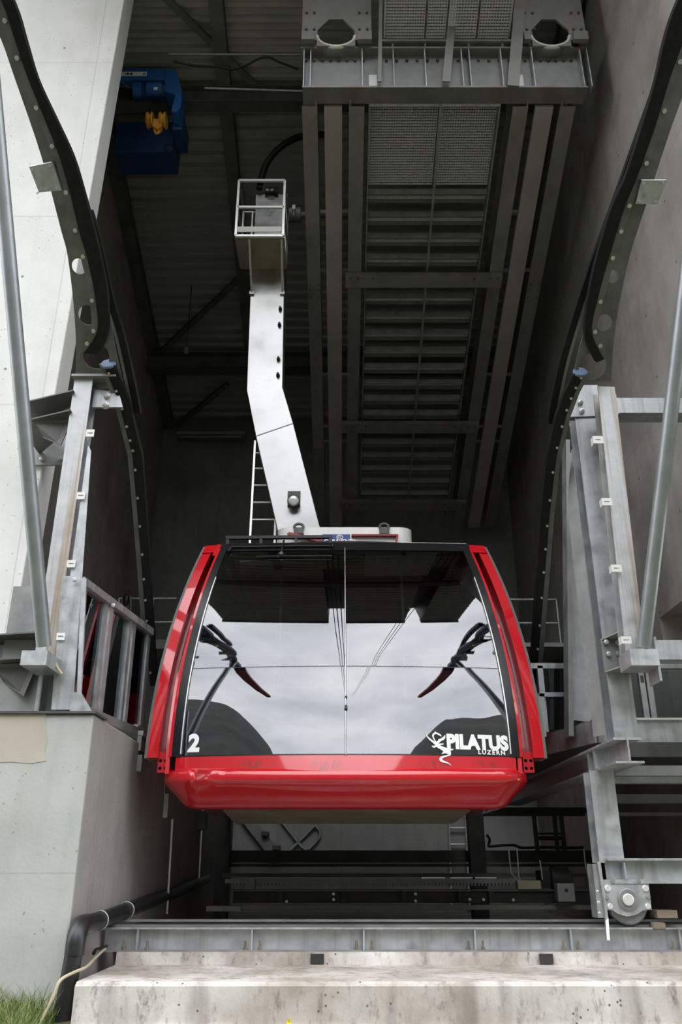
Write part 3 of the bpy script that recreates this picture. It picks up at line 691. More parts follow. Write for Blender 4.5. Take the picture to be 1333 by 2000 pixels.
# scuffs left by the buffers on the red panel are built as thin soot patches with the paint's own relief
# side walls
for s in (-1, 1):
    def sf(v0, v1, yy0=None, yy1=None, inn=0.):
        def f(a, b):
            v = v0+(v1-v0)*b; e = ws(s*1.0, v); ya = e.y if yy0 is None else yy0; yb = 2*YC-e.y if yy1 is None else yy1
            return V((e.x-s*inn, ya+(yb-ya)*a, e.z))
        return f
    part('side_panel', MB().sheet(sf(-.06, .34), 4, 6, .04), 'red_paint', t)
    part('side_glass', MB().sheet(sf(.34, .95, inn=.01), 4, 8, .012), 'window_glass', t)
    part('side_rail', MB().sheet(sf(.93, 1.0), 4, 2, .05), 'red_paint', t)
    for yy in (9.3, 10.0, 10.9, 11.6): part('side_post', MB().sheet(sf(.33, .95, yy-.04, yy+.04, -.005), 1, 8, .05), 'black_trim', t)
    # curved red buffer rails at both front corners, grey rubber on their outer edge
    vv = [k/20 for k in range(21)]
    def rl(v, dx, y): 
        e = ws(s, v); return V((e.x+s*dx, e.y+y, e.z))
    bo = lambda v: .085+.035*(1-v)
    part('buffer_rail', MB().strip([rl(v, bo(v), .02) for v in vv if v < .955], [rl(v, bo(v)+.105, .04) for v in vv if v < .955], (0,.30,0)), 'red_paint', t, 'glossy red curved buffer rail')
    part('rail_cap', MB().strip([rl(v, -.02, .0) for v in (.955,.975,1.0)], [rl(v, bo(v)+.105, .03) for v in (.955,.975,1.0)], (0,.32,0)), 'red_paint', t)
    part('rail_seal', MB().strip([rl(v, bo(v)+.105, .05) for v in vv], [rl(v, bo(v)+.140, .07) for v in vv], (0,.26,0)), 'seal_grey', t, 'grey rubber edge strip')
    part('rail_back', MB().strip([rl(v, -.02, .33) for v in vv], [rl(v, bo(v)+.02, .33) for v in vv], (0,.05,0)), 'red_paint', t)
    part('rail_inner_seal', MB().strip([rl(v, .02, .16) for v in vv[:19]], [rl(v, .05, .16) for v in vv[:19]], (0,.05,0)), 'black_trim', t)
    e = ws(s, 0.)
    xa, xb = e.x+s*.03, e.x+s*.13
    mb = flat_shape([(min(xa,xb)-.0, e.z-.13), (max(xa,xb), e.z-.13), (max(xa,xb), e.z+.06), (min(xa,xb), e.z+.06)],
                    [circle((xa+xb)/2+dx, e.z+dz, .016, 10) for dx in (-.025,.025) for dz in (-.09,-.02)], (0, e.y+.10, 0), (1,0,0), (0,0,1), (0,1,0), .02)
    part('rail_bracket', mb, 'red_paint', t)
    part('bracket_backing', MB().box((min(xa,xb), e.y+.14, e.z-.12), (max(xa,xb), e.y+.3, e.z+.05)), 'black_trim', t)
# roof
rf = MB(); top = ws(0,1.)
def roof_f(a, b):
    v = 1.0; x = -1.42+2.84*a; y = 9.06+(2*YC-2*9.06)*b
    return V((CX+x, y+ (.18*(x/1.4)**2 if b < .5 else -.18*(x/1.4)**2), 3.40+.02*(1-(x/1.42)**2)))
part('roof', MB().sheet(roof_f, 14, 6, -.06), 'cabin_roof', t)
part('roof_edge', MB().strip([ws(-1+2*k/16, 1.0, .012) for k in range(17)], [ws(-1+2*k/16, 1.0, .012)+V((0,.05,.006)) for k in range(17)], (0,.01,.010)), 'cabin_roof', t)
part('roof_edge_trim', MB().tube([ws(.0+.985*k/10, 1.0, .0)+V((0,.03,.022)) for k in range(11)], .010, 8), 'aluminium', t)
# black rack over the left half of the windscreen, carrying the wiper drive
a = ws(-.97, 1., .02)+V((0,.02,.075)); b = ws(-.10, 1., .02)+V((0,.02,.075))
rk = part('wiper_rack', MB().beam(a, b, .05, .035), 'black_trim', t)
for k in (.02, .33, .66, .98):
    p = a.lerp(b, k); part('rack_post', MB().beam(p+V((0,0,-.08)), p, .04, .03, (1,0,0)), 'black_trim', rk)
part('wiper_loop', MB().tube([ws(u, v, .03) for u, v in ((-.92,.945),(-.9,.972),(-.5,.972),(-.12,.972),(-.10,.965),(-.10,.99))], .012, 6), 'black_trim', rk)
wu, wv = ws_solve(550, 1085)
part('wiper_pivot', MB().lathe(ws(wu, wv, .0), (0,-1,.3), [(0,.045),(.03,.045),(.05,.02)], 12).tube([ws(wu,wv,.03), ws(wu+.0,.96,.05), ws(wu,1.,.05)], .012, 6), 'black_trim', rk)
part('wiper_blade', MB().tube([ws(u, wv-.012, .02) for u in (-.68,-.5,-.3,-.1)], .008, 6), 'black_trim', rk)
# rubber stopper and latch on the mullion
lu, lv = ws_solve(676, 1375)
part('latch', MB().lathe(ws(lu, lv, .03)-V((0,0,.09)), (0,.3,.95), [(0,.004),(.03,.016),(.055,.016),(.085,.005),(.13,.005),(.15,.014),(.17,.012),(.18,.003)], 8), 'black_trim', t)
# inside
part('cabin_floor', MB().box((CX-1.58, 8.25, .62), (CX+1.58, 2*YC-8.25, .72)), 'cabin_inside', t)
part('cabin_ceiling', MB().box((CX-1.3, 9.2, 3.30), (CX+1.3, 2*YC-9.2, 3.36)), 'cabin_panel', t)
for px in (550, 786): 
    x = atY(px, 1150, 9.5).x; part('grab_pole', MB().cyl((x, 9.5, .72), (x, 9.5, 3.25), .019, 10), 'aluminium', t)
def inrail(pts, Y): part('handrail', MB().tube([atY(x, y, Y) for x, y in pts], .012, 8), 'aluminium', t)
inrail(((382,1281),(602,1281)), 8.75); inrail(((737,1281),(905,1281)), 8.75)
for px in (608, 622, 722, 736):
    a = atY(px, 1285, 8.75); part('grab_post', MB().cyl((a.x, 8.75, .72), (a.x, 8.75, a.z+.02), .012, 8), 'aluminium', t)
for x0, x1 in ((357, 604), (740, 985)):
    a = atY(x0, 1470, 8.42); b = atY(x1, 1430, 8.42); part('kick_box', MB().box((a.x, 8.42, .72), (b.x, 8.62, b.z)), 'cabin_panel', t)
a = atY(490, 1095, 9.0); part('ceiling_hatch', MB().box((a.x-.12, 8.95, 3.15), (a.x+.55, 9.5, 3.2)), 'cabin_panel', t)
# under frame
x0, x1 = CX-1.2, CX+1.2
part('under_frame', MB().hexa([(x0-.02,8.55,.52),(x1+.05,8.55,.52),(x1+.05,11.6,.55),(x0-.02,11.6,.55),(x0+.1,8.95,.395),(x1-.12,8.95,.395),(x1-.12,10.8,.475),(x0+.1,10.8,.475)]), 'under_brown', t)
# ---------------------------------------------------------------- lettering on the windscreen
def decal(name, mb2, px, py, mat='white_print', parent=None, label=None, tilt=0.):
    """2-D shapes in metres laid on the curved front; (px,py) finds the spot of their origin"""
    u, v = ws_solve(px, py); x0 = CX+u*hwid(v); mb = MB(); al = 1/2.62
    ca, sa = math.cos(tilt), math.sin(tilt)
    pts = []
    for p in mb2.v:
        q = V((p.x*ca-p.y*sa, p.x*sa+p.y*ca, p.z)); pts.append(wsx(x0+q.x, v+q.y*al, .007+q.z))
    mb.add(pts, mb2.f); return part(name, mb, mat, parent or t, label)
S_ = .00478
decal('number_two', text2d('2', .232, .012, .92), 367, 1467.5, label='white numeral 2')
decal('lettering', text2d('PILATUS', .187, .0115, .845, 1.02), 873.5, 1461, label='white bold word PILATUS', tilt=-.012)
decal('lettering', text2d('LUZERN', .057, .0022, 1.0, 1.36), 934.5, 1473, label='small white word LUZERN', tilt=-.012)
# the dragon emblem: flat white silhouette
def zp(x, y): return (x/7.016, -(y/7.02))      # crop px -> photo px
drag = [
 [(90,165),(110,200),(150,235),(190,265),(215,280),(190,235),(178,195),(190,165),(215,152),(222,134),(238,150),(270,158),(300,180),(312,198),(300,205),(285,192),(262,185),(245,172),(225,172),(205,185),(200,210),(212,245),(232,278),(252,268),(262,245),(300,232),(340,205),(362,182),(365,215),(345,245),(310,262),(280,280),(262,300),(300,300),(330,298),(332,312),(300,320),(275,322),(330,345),(380,362),(412,378),(452,366),(464,376),(445,388),(422,392),(426,420),(418,455),(400,460),(398,440),(372,436),(340,428),(300,442),(298,428),(325,412),(300,388),(262,368),(225,345),(200,360),(172,350),(162,332),(200,332),(215,322),(180,290),(150,265),(115,230),(95,200)],
 [(398,440),(418,455),(380,470),(330,482),(300,500),(300,520),(330,532),(370,548),(402,570),(420,594),(385,572),(340,558),(290,548),(262,530),(258,500),(275,478),(320,462),(365,455)]]
for k, d in enumerate(drag):
    P = [zp(x-300, y-330) for x, y in d]
    fl = flat_shape([(x*S_, y*S_*1.07) for x, y in P], [], (0,0,0), (1,0,0), (0,1,0), (0,0,1), .003)
    decal('dragon_emblem', fl, 820+300/7.016, 1410+330/7.02, label='white winged dragon emblem' if k == 0 else 'curled white dragon tail')
# ---------------------------------------------------------------- roof frame that takes the hanger
fr = thing('roof_suspension_frame', (CX, YC, 3.5), 'white rounded suspension frame on the cabin roof with red bars and lifting eyes', 'frame')
ring = []; rx, ry, rr = .84, .95, .16
for cxs, cys, a0 in ((1,-1,-90),(1,1,0),(-1,1,90),(-1,-1,180)):
    for k in range(7):
        a = math.radians(a0+15*k); ring.append((CX+cxs*(rx-rr)+rr*math.cos(a), YFR+cys*(ry-rr)+rr*math.sin(a)))
n = len(ring); inn = [(CX+(x-CX)*.93, YFR+(y-YC-.1)*.94) for x, y in ring]
mb = MB(); z0, z1 = 3.50, 3.87; pts = []
for (x, y), (xi, yi) in zip(ring, inn): pts += [(x,y,z0),(x,y,z1),(xi,yi,z1),(xi,yi,z0)]
mb.add(pts, [(4*i+k, 4*((i+1)%n)+k, 4*((i+1)%n)+(k+1)%4, 4*i+(k+1)%4) for i in range(n) for k in range(4)])
part('ring', mb, 'white_paint', fr)
mb = MB(); pts = []
for (x, y) in ring:
    for s_, z in ((1.012, z1), (1.012, z1+.014), (.9, z1+.014), (.9, z1)): pts.append((CX+(x-CX)*s_, YFR+(y-YC-.1)*s_, z))
mb.add(pts, [(4*i+k, 4*((i+1)%n)+k, 4*((i+1)%n)+(k+1)%4, 4*i+(k+1)%4) for i in range(n) for k in range(4)])
part('rim', mb, 'aluminium', fr)
yf = YFR-ry
for px in (584, 751):
    c = atY(px, 1029, yf-.02)
    part('lifting_eye', MB().tube([c+V((.055*math.cos(q), 0, .04*math.sin(q))) for q in [2*math.pi*k/14 for k in range(14)]], .018, 8, closed=True).box((c.x-.06, yf-.05, c.z-.10), (c.x+.06, yf-.0, c.z-.02)), 'dark_steel', fr)
def fbar(pts, Y, d, mat, name, label=None): return part(name, MB().prism([atY(x, y, Y) for x, y in pts], (0, d, 0)), mat, fr, label)
fbar([(687,1043),(778,1043),(779,1046),(687,1046)], yf-.06, .06, 'red_end', 'red_bar')
fbar([(775,1046),(779,1046),(776,1062),(772,1062)], yf-.06, .06, 'red_end', 'red_bar')
fbar([(561,1041),(566,1039),(632,1054),(632,1060),(562,1043)], yf-.07, .05, 'red_end', 'red_bar')
sg = fbar([(630,1043.5),(684.5,1043.5),(684.5,1075),(630,1075)], yf-.09, .02, 'sign_blue', 'maker_plate', 'blue maker plate')
tm = text2d('GARAVENTA', .075, .003, .98); o = atY(633.5, 1061.5, yf-.094)
mb = MB(); mb.add([V((o.x+p.x*.92, o.y-p.z-.002, o.z+p.y)) for p in tm.v], tm.f); part('lettering', mb, 'white_print', sg)
c = atY(664, 1050, yf-.096)
rg = MB().tube([c+V((.035*math.cos(q), 0, .035*math.sin(q))) for q in [2*math.pi*k/20 for k in range(20)]], .006, 6, closed=True).tube([c+V((-.018,0,-.012)), c+V((-.016,0,.018)), c+V((.012,0,.02)), c+V((.0,0,.0)), c+V((.02,0,-.02))], .006, 6)
part('maker_emblem', rg, 'white_print', sg)
# ================================================================== HANGER ARM AND SERVICE BASKET
YA = 10.5
ha = thing('suspension_arm', (-.4, YA+.2, 3.5), 'tall bent stainless hanger arm rising from the cabin roof', 'hanger')
def A_(x, y, Y=YA): return atY(x, y, Y)
lo = [(536,1075),(500,850),(574,828),(637,1075)]
lower = [A_(539,1078), A_(541,1040), A_(517,905), A_(500,852), A_(482,762), A_(549,756), A_(573,827), A_(590,905), A_(624,1030), A_(640,1078)]
part('lower_arm', MB().prism([A_(538,1078), A_(543,1038), A_(500,852), A_(573,827), A_(624,1025), A_(640,1078)], (0,.42,0)), 'stainless', ha, bevel=.008)
part('upper_arm', MB().prism([A_(500,852), A_(482,762), A_(491,520), A_(556,520), A_(552,756), A_(573,827)], (0,.42,0)), 'stainless', ha, bevel=.008)
part('head', MB().prism([A_(498,520), A_(500,380), A_(556,380), A_(556,520)], (0,.42,0)), 'stainless', ha)
part('seam', MB().beam(A_(500,852)+V((0,-.003,0)), A_(573,827)+V((0,-.003,0)), .006, .012, (0,0,1)), 'galvanised_dull', ha)
for x, y in ((548,605),(546.5,636),(544.5,703),(543.5,734)):
    p = A_(x, y); part('arm_bolt', MB().lathe(p, (0,-1,0), [(0,.028),(.03,.028),(.032,.018),(.075,.018)], 10), 'bolt_black', ha)
lp = part('lamp_plate', MB().box((A_(562,990).x, YA-.03, A_(562,990).z), (A_(587.5,961).x, YA, A_(562,961).z)), 'black_trim', ha)
c = A_(574.5, 981, YA-.03)
part('lamp', MB().lathe(c, (0,-1,-.25), [(0,.05),(.05,.075),(.09,.085),(.12,.085)], 18), 'black_trim', lp)
part('lamp_lens', MB().lathe(c+V((0,-.118,-.028)), (0,-1,-.25), [(0,.075),(.015,.06),(.025,.03)], 18), 'aluminium', lp, 'bright round lamp lens')
# axle to the carriage
ax = A_(575, 418, 10.75)
part('axle', MB().cyl(A_(556,420,10.75), A_(588,420,10.75), .125, 20).cyl(A_(588,420,10.75), (-.3, 10.75, A_(588,420,10.75).z), .05, 12), 'galvanised_dull', ha)
part('axle_block', MB().box((A_(571,419,10.6).x, 10.55, A_(571,412,10.6).z), (A_(577.5,405,10.6).x, 10.65, A_(577,404,10.6).z)).cyl(A_(574,412,10.6), A_(574,422,10.6), .012, 8), 'aluminium', ha)
part('conduit', MB().tube([A_(560,380,YA+.1), A_(561,450,YA+.05), A_(558,520,YA+.05)], .022, 8), 'stainless', ha)
# basket
Y0, Y1 = 9.8, 10.48
bk = thing('service_basket', A_(507,460,Y0), 'open white-framed service basket at the top of the hanger arm', 'basket')
fl = [A_(458,461,Y0), A_(554.5,461,Y0)]; zf_ = fl[0].z; zt_ = A_(462,353,Y0).z; xl, xr = fl[0].x+.02, fl[1].x-.01
def bar(a, b, w=.035): return MB().beam(a, b, w, w, (0,1,0) if abs((V(b)-V(a)).normalized().y) < .9 else (0,0,1))
for x in (xl, xr):
    for y in (Y0, Y1): part('post', bar((x,y,zf_), (x,y,zt_)), 'aluminium' if y == Y0 else 'galvanised_dull', bk)
    for z in (zf_, A_(462,405,Y0).z, zt_): part('side_rail', bar((x,Y0,z), (x,Y1,z)), 'galvanised_dull', bk)
for z in (zf_, A_(462,405,Y0).z, zt_):
    part('front_rail', bar((xl,Y0,z), (xr,Y0,z)), 'aluminium', bk)
part('front_rail', bar((xl,Y1,zt_), (xr,Y1,zt_)), 'galvanised_dull', bk)
part('kick_plate', MB().box((xl+.02, Y0-.012, A_(460,453.5,Y0).z), (xr-.03, Y0+.0, A_(460,443.5,Y0).z)), 'white_paint', bk)
part('tray', MB().box((xl-.0, Y0, zf_-.03), (xr+.02, Y1+.03, zf_-.01)), 'stainless_brown', bk)
part('back_plate', MB().box((A_(498,445,10.4).x, 10.38, zf_), (xr-.0, 10.40, A_(498,381,10.4).z)), 'stainless', bk)
a, b = A_(474,444,10.35), A_(494,414,10.35)
part('step_frame', bar((a.x,10.35,zf_), (a.x,10.35,b.z), .022).beam((b.x,10.35,zf_), (b.x,10.35,b.z), .022,.022,(0,1,0)).beam((a.x,10.35,b.z), (b.x,10.35,b.z), .022,.022,(0,1,0)), 'aluminium', bk)
for x0_, x1_ in ((487,492),(550.5,552)):
    part('brace', MB().beam(A_(x0_,463,Y0+.02), A_(x1_,572,YA-.02), .03, .03, (1,0,0)), 'galvanised', bk)
    part('brace_foot', MB().box(tuple(A_(x1_,572,YA-.02)-V((.035,.02,.03))), tuple(A_(x1_,572,YA-.02)+V((.035,.018,.02)))), 'galvanised', bk)
c = A_(507,366,10.3); part('cable_gland', MB().lathe(c, (0,-.3,-1), [(-.05,.035),(.0,.05),(.04,.05),(.05,.03)], 12), 'black_trim', bk)
part('plug_box', MB().box(tuple(A_(523,388.5,10.37)), tuple(A_(537,380.5,10.37)+V((0,.05,0)))), 'seal_grey', bk)
a, b = A_(520,372.5,10.30), A_(540,367.5,10.30)
lbp = part('label_bar', MB().box((a.x-.02, 10.30, a.z-.03), (b.x+.03, 10.36, b.z+.03)), 'black_trim', bk)
tm = text2d('500 - 203', .055, .0015, .8); mb = MB(); mb.add([V((a.x-.005+p.x*.72, 10.296-p.z, a.z+p.y)) for p in tm.v], tm.f); part('lettering', mb, 'white_print', lbp)
single('supply_cable', MB().tube(spline([A_(508,360,10.35), A_(512,345,10.38), A_(522,318,10.4), A_(543,292,10.42), A_(566,276,10.45), A_(592,266,10.5), A_(640,262,10.6)]), .055, 10), 'cable_black', 'thick black supply cable curving from the basket to the left girder', 'cable')
# ladder on the cabin roof
ld = thing('roof_ladder', (-.9, 11.25, 3.5), 'silver ladder standing on the cabin roof behind the hanger arm', 'ladder')
YL = 11.2
def lad(px, py): return atY(px, py, YL)
lt = lad(499, 862); lb = lad(489.5, 1045); dirv = (lt-lb)/(lt.z-lb.z)
lbot = lb+dirv*(3.50-lb.z); wv = lad(537.5,1045)-lad(489.5,1045)
part('stile', MB().beam(lbot, lt, .03, .06, (0,1,0)), 'aluminium', ld); part('stile', MB().beam(lbot+wv, lt+wv, .03, .06, (0,1,0)), 'aluminium', ld)
for py in (885, 915, 948, 981.5, 1015, 1050, 1085):
    z = lad(490, py).z; p = lb+dirv*(z-lb.z); part('rung', MB().cyl(p, p+wv, .016, 8), 'aluminium', ld)
# ================================================================== ENTRY GUIDES (lie in a plane that rises 45 degrees towards the viewer)
GPA = 11.6
GN = V((0, 1, 1)).normalized(); GU = V((1,0,0)); GW = V((0,-1,1)).normalized(); GO = V((0, GPA/2, GPA/2))
def gp(px, py, off=0.): return onP(px, py, GPA+off*math.sqrt(2), 1.0)
def g2(px, py, off=0.):
    p = gp(px, py, off)-GO; return (p.dot(GU), p.dot(GW))
def smooth(pts, n=4):
    """Catmull-Rom through pixel points"""
    out = []; P = [pts[0]]+list(pts)+[pts[-1]]
    for i in range(1, len(P)-2):
        for k in range(n):
            s = k/n; a, b, c, d = P[i-1], P[i], P[i+1], P[i+2]
            out.append(tuple(.5*((2*b[j])+(-a[j]+c[j])*s+(2*a[j]-5*b[j]+4*c[j]-d[j])*s*s+(-a[j]+3*b[j]-3*c[j]+d[j])*s**3) for j in (0,1)))
    out.append(tuple(pts[-1])); return out
def guide(side, railL, railR, strip_out, outer, inner, holes, red, box, label, rail2, bolt_n=11):
    """railL/railR: edges of the black rubber rail; strip_out: outer edge of the steel angle; outer/inner: edges of the web plate"""
    base = gp(*outer[-1]); t = thing('entry_guide', base, label, 'guide rail', 'curved entry guides over the bay')
    poly = [g2(*p) for p in smooth(outer)]+[g2(*p) for p in reversed(smooth(inner))]
    hs = []
    for hx, hy, hr in holes:
        c = g2(hx, hy); k = gp(hx, hy).y/ray(hx, hy).y/F; hs.append(circle(c[0], c[1], hr*k, 28))
    part('web_plate', flat_shape(poly, hs, GO+GN*.0, GU, GW, GN, .016), 'guide_steel', t)
    a = [gp(*p, -.08) for p in smooth(railL)]; b = [gp(*p, -.08) for p in smooth(railR)]
    part('rubber_rail', MB().strip(a, b, GN*.075), 'rubber', t, 'black rubber running strip')
    so_ = [gp(*p, -.05) for p in smooth(strip_out)]; si_ = [gp(*p, -.05) for p in smooth(railL if side < 0 else railR)]
    part('clamp_strip', MB().strip(so_, si_, GN*.04), 'guide_steel', t)
    n = len(so_); b_ = MB()
    for k in range(bolt_n):
        i = int((k+.5)/bolt_n*(n-1)); bolts(b_, [(so_[i]+si_[i])/2], -GN, .022, .02, 6)
    part('bolts', b_, 'bolt_steel', t, kind='stuff')
    # red painted nose beyond the top of the picture
    e0, e1 = gp(*railL[0], -.05), gp(*railR[0], -.05)
    if side > 0: e0, e1 = e1, e0                                   # e0 is the outer edge
    ctr = [(3.3,3.8,7.7),(3.55,2.8,8.4),(3.65,1.7,8.95),(3.55,.6,9.3),(3.3,-.1,9.4)]
    ctr = [V((side*x+CX, y, z)) for x, y, z in ctr]; wd = (.18,.20,.20,.18,.12); oa = [e0]; ob = [e1]
    for k, c in enumerate(ctr):
        d = (ctr[min(k+1,4)]-ctr[max(k-1,0)]).normalized(); s_ = GN.cross(d)*(1 if side < 0 else -1)
        oa.append(c+s_*wd[k]*(-1)); ob.append(c+s_*wd[k])
    part('nose_root', MB().strip(oa[:3], ob[:3], GN*.10), 'rubber', t)
    part('nose', MB().strip(oa[2:], ob[2:], GN*.12), 'red_end', t, 'red painted outer nose')
    # sheet-metal box clamped to the plate
    (bx0, by0), (bx1, by1), (bx2, by2), (bx3, by3) = box
    bo = [gp(x, y, -.10) for x, y in box]
    jb = part('bracket_box', MB().prism(bo, GN*.012), 'galvanised', t, 'bolted sheet metal bracket')
    top = [gp(box[0][0]+8, box[0][1]-12, .02), gp(box[1][0]+4, box[1][1]-10, .02)]
    part('bracket_lip', MB().strip([bo[0], bo[1]], [bo[0]+GN*.10, bo[1]+GN*.10], V((0,0,.008))).strip([bo[1], bo[2]], [bo[1]+GN*.1, bo[2]+GN*.1], V((.008,0,0))), 'galvanised', jb)
    b_ = MB(); cc = sum(bo, V((0,0,0)))/4
    bolts(b_, [cc.lerp(q, .78) for q in bo], -GN, .014, .014); part('bolts', b_, 'bolt_steel', jb, kind='stuff')
    # second, straight rubber rail behind the plate
    r2 = thing('guide_rail', gp(*rail2[-1], .12), label.replace('curved steel entry guide plate', 'slim black guide rail behind the curved guide'), 'guide rail', 'slim guide rails behind the entry guides')
    w = 13; s = smooth(rail2)
    part('rubber_rail', MB().strip([gp(x-w/2, y, .10) for x, y in s], [gp(x+w/2, y, .10) for x, y in s], GN*.07), 'rubber', r2)
    e = -1 if side < 0 else 1
    part('backing_strip', MB().strip([gp(x+e*w/2, y, .11) for x, y in s], [gp(x+e*(w/2+6), y, .11) for x, y in s], GN*.04), 'galvanised_dull', r2)
    return t
guide(-1,
  [(-62,-125),(2,0),(28,76),(54,152),(86,230),(115,304),(136,376),(154,450),(169,501),(184,569),(191,636),(180,667),(162,690)],
  [(-38,-125),(25,0),(49,76),(72,152),(108,230),(142,304),(164,376),(184,450),(196,501),(209,569),(211,636),(204,668),(189,692)],
  [(-74,-125),(-11,0),(15,76),(42,152),(74,230),(104,304),(124,376),(142,450),(157,501),(172,569),(179,636),(170,662),(156,682)],
  [(-130,-125),(-45,-20),(0,71),(29,152),(81,304),(120,450),(133,501),(145,602),(149,680),(148,745)],
  [(-40,-125),(25,0),(72,152),(142,304),(184,450),(209,560),(216,620),(226,680),(240,745)],
  [(155,520,15),(172,615,19),(188,695,26)],
  ([(-150,-260),(-120,-200),(-62,-125)], [(-105,-300),(-80,-215),(-38,-125)]),
  [(57,326),(100,317),(118,372),(76,376)],
  'curved steel entry guide plate on the left by the bright wall',
  [(172,410),(189,467),(216,589),(236,656),(260,764),(268,808)])
guide(1,
  [(1388,-125),(1326,0),(1300,76),(1283,152),(1258,238),(1225,340),(1198,400),(1182,450),(1167,502),(1152,570),(1143,638),(1148,672),(1166,708)],
  [(1418,-125),(1362,0),(1334,86),(1310,152),(1284,238),(1248,340),(1223,400),(1207,450),(1191,502),(1172,570),(1157,638),(1164,670),(1181,702)],
  [(1430,-125),(1374,0),(1346,90),(1322,156),(1296,242),(1260,344),(1235,404),(1219,454),(1202,506),(1183,573),(1167,638),(1174,664),(1188,692)],
  [(1480,-125),(1400,60),(1333,190),(1254,425),(1230,502),(1208,604),(1198,680),(1194,745)],
  [(1390,-125),(1326,0),(1283,152),(1225,340),(1182,450),(1152,570),(1143,638),(1130,690),(1118,745)],
  [(1197,540,12),(1180,630,16),(1158,715,27)],
  ([(1500,-260),(1470,-200),(1388,-125)], [(1455,-300),(1440,-215),(1418,-125)]),
  [(1254,352),(1302,352),(1283,399),(1243,398)],
  'curved steel entry guide plate on the right by dark concrete',
  [(1330,45),(1260,240),(1210,380),(1165,502),(1131,604),(1101,706),(1081,801),(1079,828)])
def lower_guide(side, mid, w, label):
    t = thing('docking_rail', gp(*mid[-1]), label, 'guide rail', 'kinked black docking rails beside the cabin')
    s = mid; e = -1 if side < 0 else 1
    part('rubber_rail', MB().strip([gp(x-w(y)/2, y, -.06) for x, y in s], [gp(x+w(y)/2, y, -.06) for x, y in s], GN*.07), 'rubber', t)
    part('backing_channel', MB().strip([gp(x+e*w(y)/2, y, -.04) for x, y in s], [gp(x+e*(w(y)/2+9), y, -.04) for x, y in s], GN*.06), 'guide_steel', t)
    p = gp(mid[0][0], mid[0][1]-1, -.025)
    part('end_cap', MB().lathe(p, V((0,-.88,.42)), [(-.012,.072),(.008,.072),(.014,.066)], 18), 'blue_cap', t, 'blue grey round end cap')
    b_ = MB()
    for (xa, ya), (xb, yb) in zip(mid[:-1], mid[1:]):
        m_ = max(2, int(abs(yb-ya)/38))
        for k in range(m_):
            q = (k+.5)/m_; y = ya+(yb-ya)*q; bolts(b_, [gp(xa+(xb-xa)*q+e*w(y)*.30, y, -.06)], -GN, .014, .014)
    part('bolts', b_, 'bolt_steel', t, kind='stuff')
wl_ = lambda y: 21-(y-710)*.012
lower_guide(-1, [(212,712),(241,781),(258,850),(268,890),(277,1000),(285,1110),(293,1233),(300,1340)], wl_, 'kinked black docking rail with blue end cap left of the cabin')
lower_guide(1, [(1134,728),(1114,767),(1097,812),(1078,895),(1066,1004),(1056,1140),(1048,1248),(1040,1362)], wl_, 'kinked black docking rail with blue end cap right of the cabin')
# pipe struts holding the guides' outer ends
def strut(px0, px1, Y0_, label):
    a = atY(*px0, Y0_); b = gp(*px1, -.02)
    single('pipe_strut', MB().tube([a, b], .062, 18), 'strut_steel', label, 'pipe', 'round pipe struts of the entry guides', loc=a)
strut((86,1262), (-42,-150), 6.75, 'round galvanised pipe strut slanting up the left edge')
strut((1258,1262), (1423,-150), 7.06, 'round galvanised pipe strut slanting up the right edge')
# ================================================================== LEFT COLUMN
XC = -2.55
t = thing('left_column', (XC, 7.15, ZP), 'galvanised steel column with rust streak standing on the left plinth', 'column')
part('front_flange', MB().box((-2.64,7.10,ZP+.45), (-2.46,7.115,4.46)), 'galvanised_rust', t)
part('web', MB().box((-2.556,7.115,ZP), (-2.544,7.27,4.46)), 'galvanised_dull', t)
part('rear_flange', MB().box((-2.64,7.27,ZP), (-2.46,7.285,4.46)), 'galvanised', t)
part('side_panel', MB().prism([atY(100,1386,7.06), atY(142,1386,7.06), atY(160,1134,7.06), atY(178,880,7.06), atY(172,870,7.06), atY(137,1125,7.06), atY(122,1125,7.06)], (0,.012,0)), 'galvanised', t)
part('top_plate', MB().box((-2.66,7.05,4.45), (-2.22,7.3,4.475)), 'galvanised_dull', t)
part('head_bracket', MB().prism([atY(183,760,7.2), atY(232,765,7.2), atY(240,795,7.2), atY(180,795,7.2)], (0,.03,0)), 'galvanised', t)
for x, y in ((209,774),(207,792)): part('bracket_bolt', MB().lathe(atY(x, y, 7.2), (0,-1,-.2), [(-.01,.04),(.0,.04),(.001,.03),(.02,.03),(.025,.018),(.04,.018)], 8), 'bolt_steel', t)
def clamp(parent, px, py, Y):
    a = atY(px-9, py+7, Y); b = atY(px+9, py-7, Y); c = (a+b)/2
    mb = flat_shape([(a.x,a.z),(b.x,a.z),(b.x,b.z),(a.x,b.z)], [[(c.x-.025,c.z-.006),(c.x+.025,c.z-.006),(c.x+.025,c.z+.006),(c.x-.025,c.z+.006)]], (0,Y,0), (1,0,0), (0,0,1), (0,1,0), .006)
    mb.box((a.x, Y, a.z), (a.x+.006, Y+.07, b.z)); part('cable_clip', mb, 'white_paint', parent, 'small white slotted clip')
for x, y in ((176,846),(158,968),(139,1101),(118.5,1243)): clamp(t, x, y, 7.04)
part('base_angle', MB().prism([atY(142,1352,7.03), atY(158,1352,7.03), atY(180,1390,7.03), atY(136,1390,7.03)], (0,.03,0)), 'galvanised', t)
part('cable_stub', MB().tube([atY(x,y,6.95) for x,y in ((107,1290),(111,1302),(117,1311),(121,1317))], .011, 8), 'cable_beige', t)
part('recess_panel', MB().box((-3.0, 7.30, ZP), (-2.58, 7.34, ZP+1.2)), 'galvanised_dull', t)
